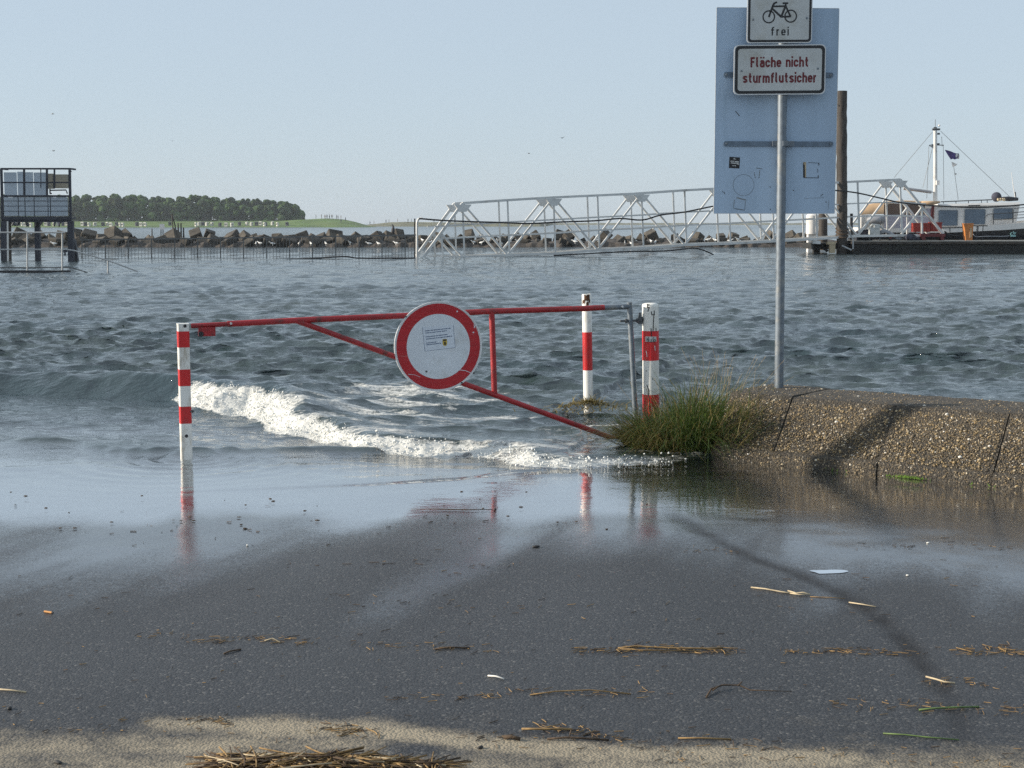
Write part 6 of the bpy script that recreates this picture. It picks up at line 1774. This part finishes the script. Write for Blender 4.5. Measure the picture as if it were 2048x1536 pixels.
# mast, boom, rigging
MD = BD + 1.85
def MQ(x, y, d=MD): return at(1600 + x / 4.518, 220 + y / 4.518, d)
m = MB(); m.tube([MQ(1222, 880), MQ(1222, 165)], 0.125, 14, True, 0.10); mast = m.build('mast', 'gangway_white', boat, angle=50)
m = MB(); m.box(MQ(1230, 175), (0.40, 0.2, 0.10)); m.box(MQ(1222, 163), (0.16, 0.14, 0.1)); m.tube([MQ(1222, 155), MQ(1223, 85)], 0.015, 5); m.box(MQ(1252, 215), (0.12, 0.1, 0.10)); m.tube([MQ(1190, 330), MQ(1165, 322)], 0.02, 5)
m.tube([MQ(1170, 318), MQ(1200, 316), MQ(1300, 318)], 0.025, 6); m.box(MQ(1250, 310), (0.12, 0.1, 0.12)); m.tube([MQ(1285, 330), MQ(1280, 240)], 0.012, 5); m.box(MQ(1195, 325), (0.06, 0.06, 0.2)); m.build('masthead_fittings', 'dark_steel', mast)
m = MB(); m.blob(MQ(1258, 140), (0.07, 0.07, 0.06), 2); m.build('mast_lamp', 'boat_white', mast)
m = MB(); m.box(MQ(1244, 657, MD - 0.15), (0.17, 0.18, 0.24)); m.build('radar_box', 'boat_white', mast)
m = MB(); m.tube([MQ(935, 708, MD - 0.1), MQ(1185, 742, MD - 0.1)], 0.085, 8); m.tube([MQ(1185, 742, MD - 0.1), MQ(1215, 743, MD)], 0.03, 6); m.build('boom', 'grey_plastic', mast, angle=50)
m = MB()
for a, b in (((1195, 200), (850, 610)), ((1270, 190), (1890, 780)), ((1165, 330), (1145, 800)), ((1200, 330), (1110, 700)), ((1295, 320), (1300, 810)), ((1385, 480), (1430, 810))): m.tube([MQ(*a), MQ(*b)], 0.011, 4)
m.build('rigging', 'fence_steel', mast)
def cloth(pts, mat, name, wave=0.05):
    n = 8
    rowsb = []
    for i in range(n + 1):
        t = i / n
        a = lerp(Vector(pts[0]), Vector(pts[1]), t); b = lerp(Vector(pts[3]), Vector(pts[2]), t)
        r_ = []
        for j in range(5):
            q = lerp(a, b, j / 4); q = q + Vector((0, wave * math.sin(t * 9 + j * 0.6), wave * 0.4 * math.sin(t * 7)))
            r_.append(q)
        rowsb.append(r_)
    m = MB(); m.loft(rowsb); return m.build(name, mat, mast, smooth=True)
cloth([MQ(1308, 360), MQ(1438, 395), MQ(1420, 440), MQ(1365, 448)], 'pennant', 'pennant', 0.06)
cloth([MQ(1410, 395), MQ(1440, 400), MQ(1436, 445), MQ(1405, 425)], 'boat_white', 'pennant_edge', 0.05)
cloth([MQ(1368, 468), MQ(1425, 488), MQ(1415, 498), MQ(1382, 516)], 'boat_white', 'small_flag', 0.04)
m = MB(); m.blob(MQ(1408, 578), (0.06, 0.05, 0.07), 1, 0.2, 4); m.build('signal_ball', 'sign_face', mast)

# ================================================================== LITTER ON THE ASPHALT
def gz1(x, y): return float(ground_z(np.array([x]), np.array([y]))[0])
def gpt(px, py, up=0.0):
    p = on_z(px, py, 0.03)
    for _ in range(3): p = on_z(px, py, gz1(p.x, p.y))
    p.z += up; return p
wr = random.Random(101)
def stalk(m, p, yaw, L, r_, bend=0.15, lift=0.0, n=5):
    d = Vector((math.cos(yaw), math.sin(yaw), 0)); s = Vector((-d.y, d.x, 0))
    pts = []
    for i in range(5):
        t = i / 4 - 0.5
        q = p + d * (L * t) + s * (bend * L * (t * t - 0.08)) + UPZ * (r_ + lift * (0.5 + t))
        pts.append(q)
    m.tube(pts, r_, n, True)
# drift lines of small straw
m = MB(); md_ = MB()
def drift(px0, py0, px1, py1, n, sy, Lr, dark=0.45, big=0.0016):
    for _ in range(n):
        t = wr.random(); px = lerp(px0, px1, t) + wr.gauss(0, 9); py = lerp(py0, py1, t) + wr.gauss(0, sy * 1.5) + 3 * math.sin(t * 9)
        p = gpt(px, py, 0.001)
        tgt = md_ if wr.random() < dark else m
        stalk(tgt, p, wr.gauss(0, 0.95), wr.uniform(*Lr) * 0.85, wr.uniform(0.0006, big * 0.9), wr.uniform(-0.4, 0.4), wr.uniform(0, 0.004), 4)
drift(390, 1278, 640, 1281, 60, 3, (0.01, 0.06)); drift(240, 1268, 420, 1272, 18, 2, (0.008, 0.04)); drift(700, 1290, 1000, 1300, 40, 3, (0.008, 0.05))
drift(1150, 1300, 1480, 1300, 120, 3, (0.01, 0.07), 0.5, 0.002); drift(1570, 1302, 1840, 1306, 90, 2, (0.01, 0.06)); drift(1920, 1300, 2060, 1304, 70, 4, (0.012, 0.06), 0.3, 0.002)
drift(780, 1396, 1300, 1384, 70, 3, (0.01, 0.05)); drift(1660, 1410, 2060, 1420, 70, 5, (0.01, 0.05)); drift(1860, 1360, 1990, 1372, 30, 3, (0.01, 0.04))
drift(900, 1470, 1600, 1500, 90, 10, (0.008, 0.05), 0.7); drift(0, 1440, 700, 1470, 60, 14, (0.006, 0.03), 0.5); drift(1300, 1520, 2040, 1520, 60, 10, (0.006, 0.04), 0.4)
drift(1380, 1100, 1480, 1106, 30, 2, (0.006, 0.03), 0.9); drift(1700, 1090, 2050, 1092, 40, 4, (0.006, 0.05), 0.85); drift(560, 1130, 1050, 1128, 30, 3, (0.008, 0.06), 0.95)
drift(0, 1200, 2048, 1210, 60, 30, (0.006, 0.05), 0.75); drift(0, 1330, 2048, 1340, 90, 40, (0.005, 0.03), 0.5); drift(650, 1195, 1100, 1220, 30, 6, (0.006, 0.04), 0.6)
drift(200, 1060, 1200, 1040, 36, 14, (0.008, 0.04), 1.0, 0.0025); drift(1080, 1450, 1250, 1480, 46, 4, (0.012, 0.06), 0.5, 0.002); drift(640, 1455, 760, 1468, 40, 4, (0.012, 0.07), 0.3, 0.002); drift(380, 1437, 460, 1446, 26, 2, (0.012, 0.05), 0.6, 0.002)
o = m.build('straw_litter', 'straw', None, fixn=False); setprops(o, 'fine yellow straw scattered in drift lines over the asphalt', 'straw', kind='stuff')
o = md_.build('straw_litter', 'stick_dark', None, fixn=False); setprops(o, 'fine dark bits of reed scattered over the asphalt', 'straw', kind='stuff')
# the heap of reeds at the bottom edge
hp = thing('reed_heap', gpt(650, 1528), 'heap of wet golden reeds at the bottom edge of the picture', 'reeds')
for nm, mat, n in (('golden_reeds', 'straw', 230), ('dark_reeds', 'stick_dark', 190), ('pale_reeds', 'straw_pale', 40)):
    m = MB()
    for _ in range(n):
        t = wr.random(); px = lerp(420, 890, t)
        width = 11 * math.sin(math.pi * min(1, t * 1.0 + 0.12)) + 2
        py = lerp(1530, 1534, t) + wr.gauss(0, width * 0.55) + 4 * math.sin(t * 6)
        if nm != 'dark_reeds' and t > 0.75 and wr.random() < 0.5: continue
        p = gpt(px, py, wr.uniform(0.002, 0.026) * math.sin(math.pi * min(1, t + 0.15)))
        stalk(m, p, wr.gauss(-0.05, 0.7), wr.uniform(0.03, 0.19), wr.uniform(0.0012, 0.003), wr.uniform(-0.25, 0.25), wr.uniform(-0.004, 0.01), 5)
    m.build(nm, mat, hp, smooth=True, fixn=False)['kind'] = 'stuff'
def single(name, pts, r_, mat, lab, cat, r2=None, forks=()):
    P_ = [gpt(x, y_, r_ * 1.02 + u) for x, y_, u in pts]
    m = MB(); m.tube(P_, r_, 6, True, r2)
    for f in forks: m.tube([gpt(x, y_, r_ + u) for x, y_, u in f], r_ * 0.7, 5, True)
    return setprops(m.build(name, mat, None, smooth=True, loc=P_[0]), lab, cat)
single('reed_stalk', [(1502, 1176, 0), (1530, 1180, 0.002), (1560, 1185, 0.001), (1582, 1188, 0)], 0.0032, 'straw_pale', 'long pale reed lying right of the seam, below the white puddle', 'reed')
single('reed_stalk', [(1576, 1185, 0.004), (1592, 1190, 0.004), (1606, 1189, 0.005), (1620, 1191, 0.001)], 0.0035, 'straw_pale', 'short split pale reed at the right end of the long pale reed', 'reed', forks=[[(1580, 1188, 0), (1600, 1192, 0.002), (1615, 1191, 0.003)]])
single('reed_stalk', [(1620, 1194, 0), (1660, 1196, 0.001), (1690, 1198, 0)], 0.0016, 'straw', 'thin brown reed between two pale reeds on the seam', 'reed')
single('reed_stalk', [(1698, 1206, 0), (1725, 1211, 0.002), (1752, 1215, 0)], 0.0028, 'straw_pale', 'pale reed lying across the dark seam at its middle', 'reed')
single('green_reed', [(1838, 1421.5, 0), (1870, 1419.5, 0.002), (1905, 1418, 0.002), (1958, 1415, 0)], 0.003, 'reed_green', 'bright green reed blade lying right of the seam', 'reed')
single('green_reed', [(1766, 1468, 0), (1810, 1472, 0.002), (1850, 1476, 0.001), (1918, 1481, 0)], 0.0022, 'reed_green', 'dull green reed blade lying lower right', 'reed')
single('driftwood_twig', [(1413, 1396, 0), (1422, 1384, 0.006), (1445, 1378, 0.01), (1478, 1377, 0.008), (1500, 1384, 0.003), (1545, 1385, 0.002), (1584, 1385, 0)], 0.0036, 'stick_dark', 'curved brown twig lying left of the seam, near the bottom', 'twig', 0.0012, forks=[[(1425, 1386, 0.004), (1434, 1384, 0.012), (1440, 1379, 0.01)], [(1476, 1378, 0.008), (1484, 1374, 0.014)]])
single('white_stick', [(976, 1353, 0), (992, 1356, 0.003), (1008, 1359.5, 0)], 0.0030, 'shell_white', 'short white stick alone on the dark asphalt near the centre', 'stick')
single('reed_stalk', [(1852, 1355, 0), (1872, 1362, 0.003), (1888, 1366, 0.001), (1910, 1368, 0)], 0.0032, 'straw_pale', 'bent pale reed at the lower end of the seam', 'reed')
single('reed_stalk', [(-20, 1379, 0), (20, 1383, 0.002), (52, 1386, 0)], 0.0030, 'straw_pale', 'pale reed lying at the left edge of the picture', 'reed')
single('reed_stalk', [(1236, 1298, 0), (1270, 1296, 0.004), (1330, 1299, 0.003), (1420, 1300, 0.002), (1446, 1297, 0)], 0.0032, 'straw', 'long brown reed in the middle drift line', 'reed', forks=[[(1240, 1300, 0.002), (1290, 1303, 0.002), (1400, 1304, 0.001)]])
single('reed_stalk', [(530, 1283, 0), (545, 1280, 0.003), (560, 1286, 0)], 0.0028, 'straw_pale', 'short pale reed in the left drift line', 'reed')
single('reed_stalk', [(448, 1309, 0), (460, 1305, 0.002), (482, 1300, 0)], 0.003, 'stick_dark', 'short dark reed below the left drift line', 'reed')
single('reed_stalk', [(870, 1300, 0), (900, 1298, 0.003), (940, 1298, 0)], 0.0034, 'stick_dark', 'short dark reed in the drift line left of centre', 'reed')
single('reed_stalk', [(1060, 1391, 0), (1110, 1386, 0.003), (1180, 1383, 0.003), (1262, 1389, 0)], 0.0022, 'straw', 'thin arched reed in the lowest drift line', 'reed')
single('reed_stalk', [(1044, 1460, 0), (1065, 1464, 0.006), (1105, 1463, 0.004), (1145, 1461, 0)], 0.0036, 'straw', 'golden reed lying on the sandy patch', 'reed')
single('driftwood_twig', [(1094, 1480, 0), (1130, 1481, 0.006), (1160, 1480, 0.003), (1218, 1482, 0)], 0.0032, 'stick_dark', 'straight dark twig lying on the sandy patch', 'twig', forks=[[(1138, 1481, 0.004), (1142, 1472, 0.014), (1150, 1469, 0.012)]])
single('driftwood_twig', [(1008, 1478, 0), (1022, 1480, 0.004), (1040, 1482, 0)], 0.006, 'stick_dark', 'thick short dark piece of wood on the sandy patch', 'twig')
single('reed_stalk', [(1356, 1478, 0), (1400, 1479, 0.002), (1462, 1480, 0)], 0.0026, 'straw', 'brown reed right of the sandy patch', 'reed')
single('floating_stick', [(822, 1021, 0.002), (880, 1021, 0.003), (940, 1022, 0.003), (985, 1021.5, 0.003)], 0.004, 'stick_dark', 'long dark stick lying in the shallow film of water', 'stick', 0.002)
def pebble(px, py, r3, mat, lab, cat, name='pebble', seed=1):
    p = gpt(px, py); m = MB(); m.blob(p + UPZ * (r3[2] * 0.8), r3, 2, 0.10, seed, Matrix.Rotation(seed * 0.7, 3, 'Z'))
    return setprops(m.build(name, mat, None, smooth=True, loc=p), lab, cat)
pebble(1072, 1095, (0.02, 0.012, 0.0065), 'stone_dark', 'flat dark stone alone on the wet asphalt at centre', 'stone', seed=9)
pebble(990, 1021, (0.011, 0.009, 0.007), 'stone_dark', 'small dark stone at the end of the floating stick', 'stone', seed=2)
pebble(31, 1013, (0.012, 0.009, 0.008), 'stone_dark', 'dark stone in the water film at the left edge', 'stone', seed=3)
pebble(1815, 1152, (0.007, 0.006, 0.004), 'shell_white', 'tiny white shell right of the white puddle', 'shell', 'shell', 4)
pebble(1856, 1087, (0.009, 0.007, 0.004), 'shell_white', 'white shell near the wall reflection', 'shell', 'shell', 5)
pebble(495, 1092, (0.006, 0.005, 0.005), 'shell_white', 'small white shell on the wet asphalt left of centre', 'shell', 'shell', 6)
pebble(19, 1419, (0.012, 0.008, 0.006), 'stone_dark', 'dark stone near the lower left edge', 'stone', seed=7)
pebble(116, 1527, (0.016, 0.008, 0.005), 'stone_dark', 'dark flake at the bottom left of the picture', 'stone', seed=8)
pebble(961, 1497, (0.010, 0.006, 0.005), 'stone_dark', 'dark crumb on the sandy patch', 'stone', seed=10)
CRUMBS = []
for i in range(34):
    px, py = wr.uniform(0, 1300), wr.uniform(985, 1060)
    p = gpt(px, py); p.z = max(p.z, 0.0)
    m = MB(); rr_ = wr.uniform(0.003, 0.007); m.blob(p + UPZ * 0.002, (rr_ * wr.uniform(1, 2.4), rr_, rr_ * 0.6), 1, 0.2, i)
    CRUMBS.append((px, setprops(m.build('wood_crumb', 'stick_dark', None, loc=p), None, 'crumb', 'dark crumbs in the water film'), '%s tiny dark crumb from the left in the film of water'))
number_labels(CRUMBS)
cg = thing('cigarette_end', gpt(97, 1226), 'orange cigarette end lying on the asphalt at left', 'cigarette end')
a, b = gpt(89, 1225, 0.0045), gpt(104, 1227.5, 0.0045)
m = MB(); m.tube([a, b], 0.0042, 10); m.build('filter', 'filter_orange', cg, angle=50)
m = MB(); m.tube([b, lerp(a, b, 1.18)], 0.0042, 10, True, 0.003); m.build('burnt_tip', 'stone_dark', cg)
# small bright puddle
pc = gpt(1657, 1144.5, 0.003)
m = MB(); ring_ = []
for j in range(28):
    t = 2 * math.pi * j / 28
    ring_.append(Vector((pc.x + math.cos(t) * 0.078 * (1 + 0.22 * math.sin(3 * t + 0.5)), pc.y + math.sin(t) * 0.045 * (1 + 0.3 * math.sin(2 * t + 1)), pc.z)))
m.add([pc + UPZ * 0.0005] + ring_, [(0, j + 1, (j + 1) % 28 + 1) for j in range(28)])
t = NT('puddle_water'); gl = t.n('BsdfGlossy'); gl.inputs['Roughness'].default_value = 0.02; gl.inputs[0].default_value = (0.95, 0.95, 0.95, 1); t.done(gl.outputs[0])
setprops(m.build('puddle', 'puddle_water', None, loc=pc), kind='structure')

# ================================================================== HAZE
HAZE_DENSITY = 0.0002
t = NT('haze_air'); t.t.nodes.clear(); out = t.n('OutputMaterial'); pv = t.n('VolumePrincipled')
pv.inputs['Color'].default_value = (0.80, 0.88, 0.95, 1); pv.inputs['Density'].default_value = HAZE_DENSITY; pv.inputs['Anisotropy'].default_value = 0.2
t.l(pv.outputs[0], out.inputs['Volume'])
m = MB(); m.box((0, 4400, 14.0), (20000, 9600, 33.0))
hzb = m.build('haze', 'haze_air', None, loc=(0, 4400, 0)); setprops(hzb, kind='stuff')
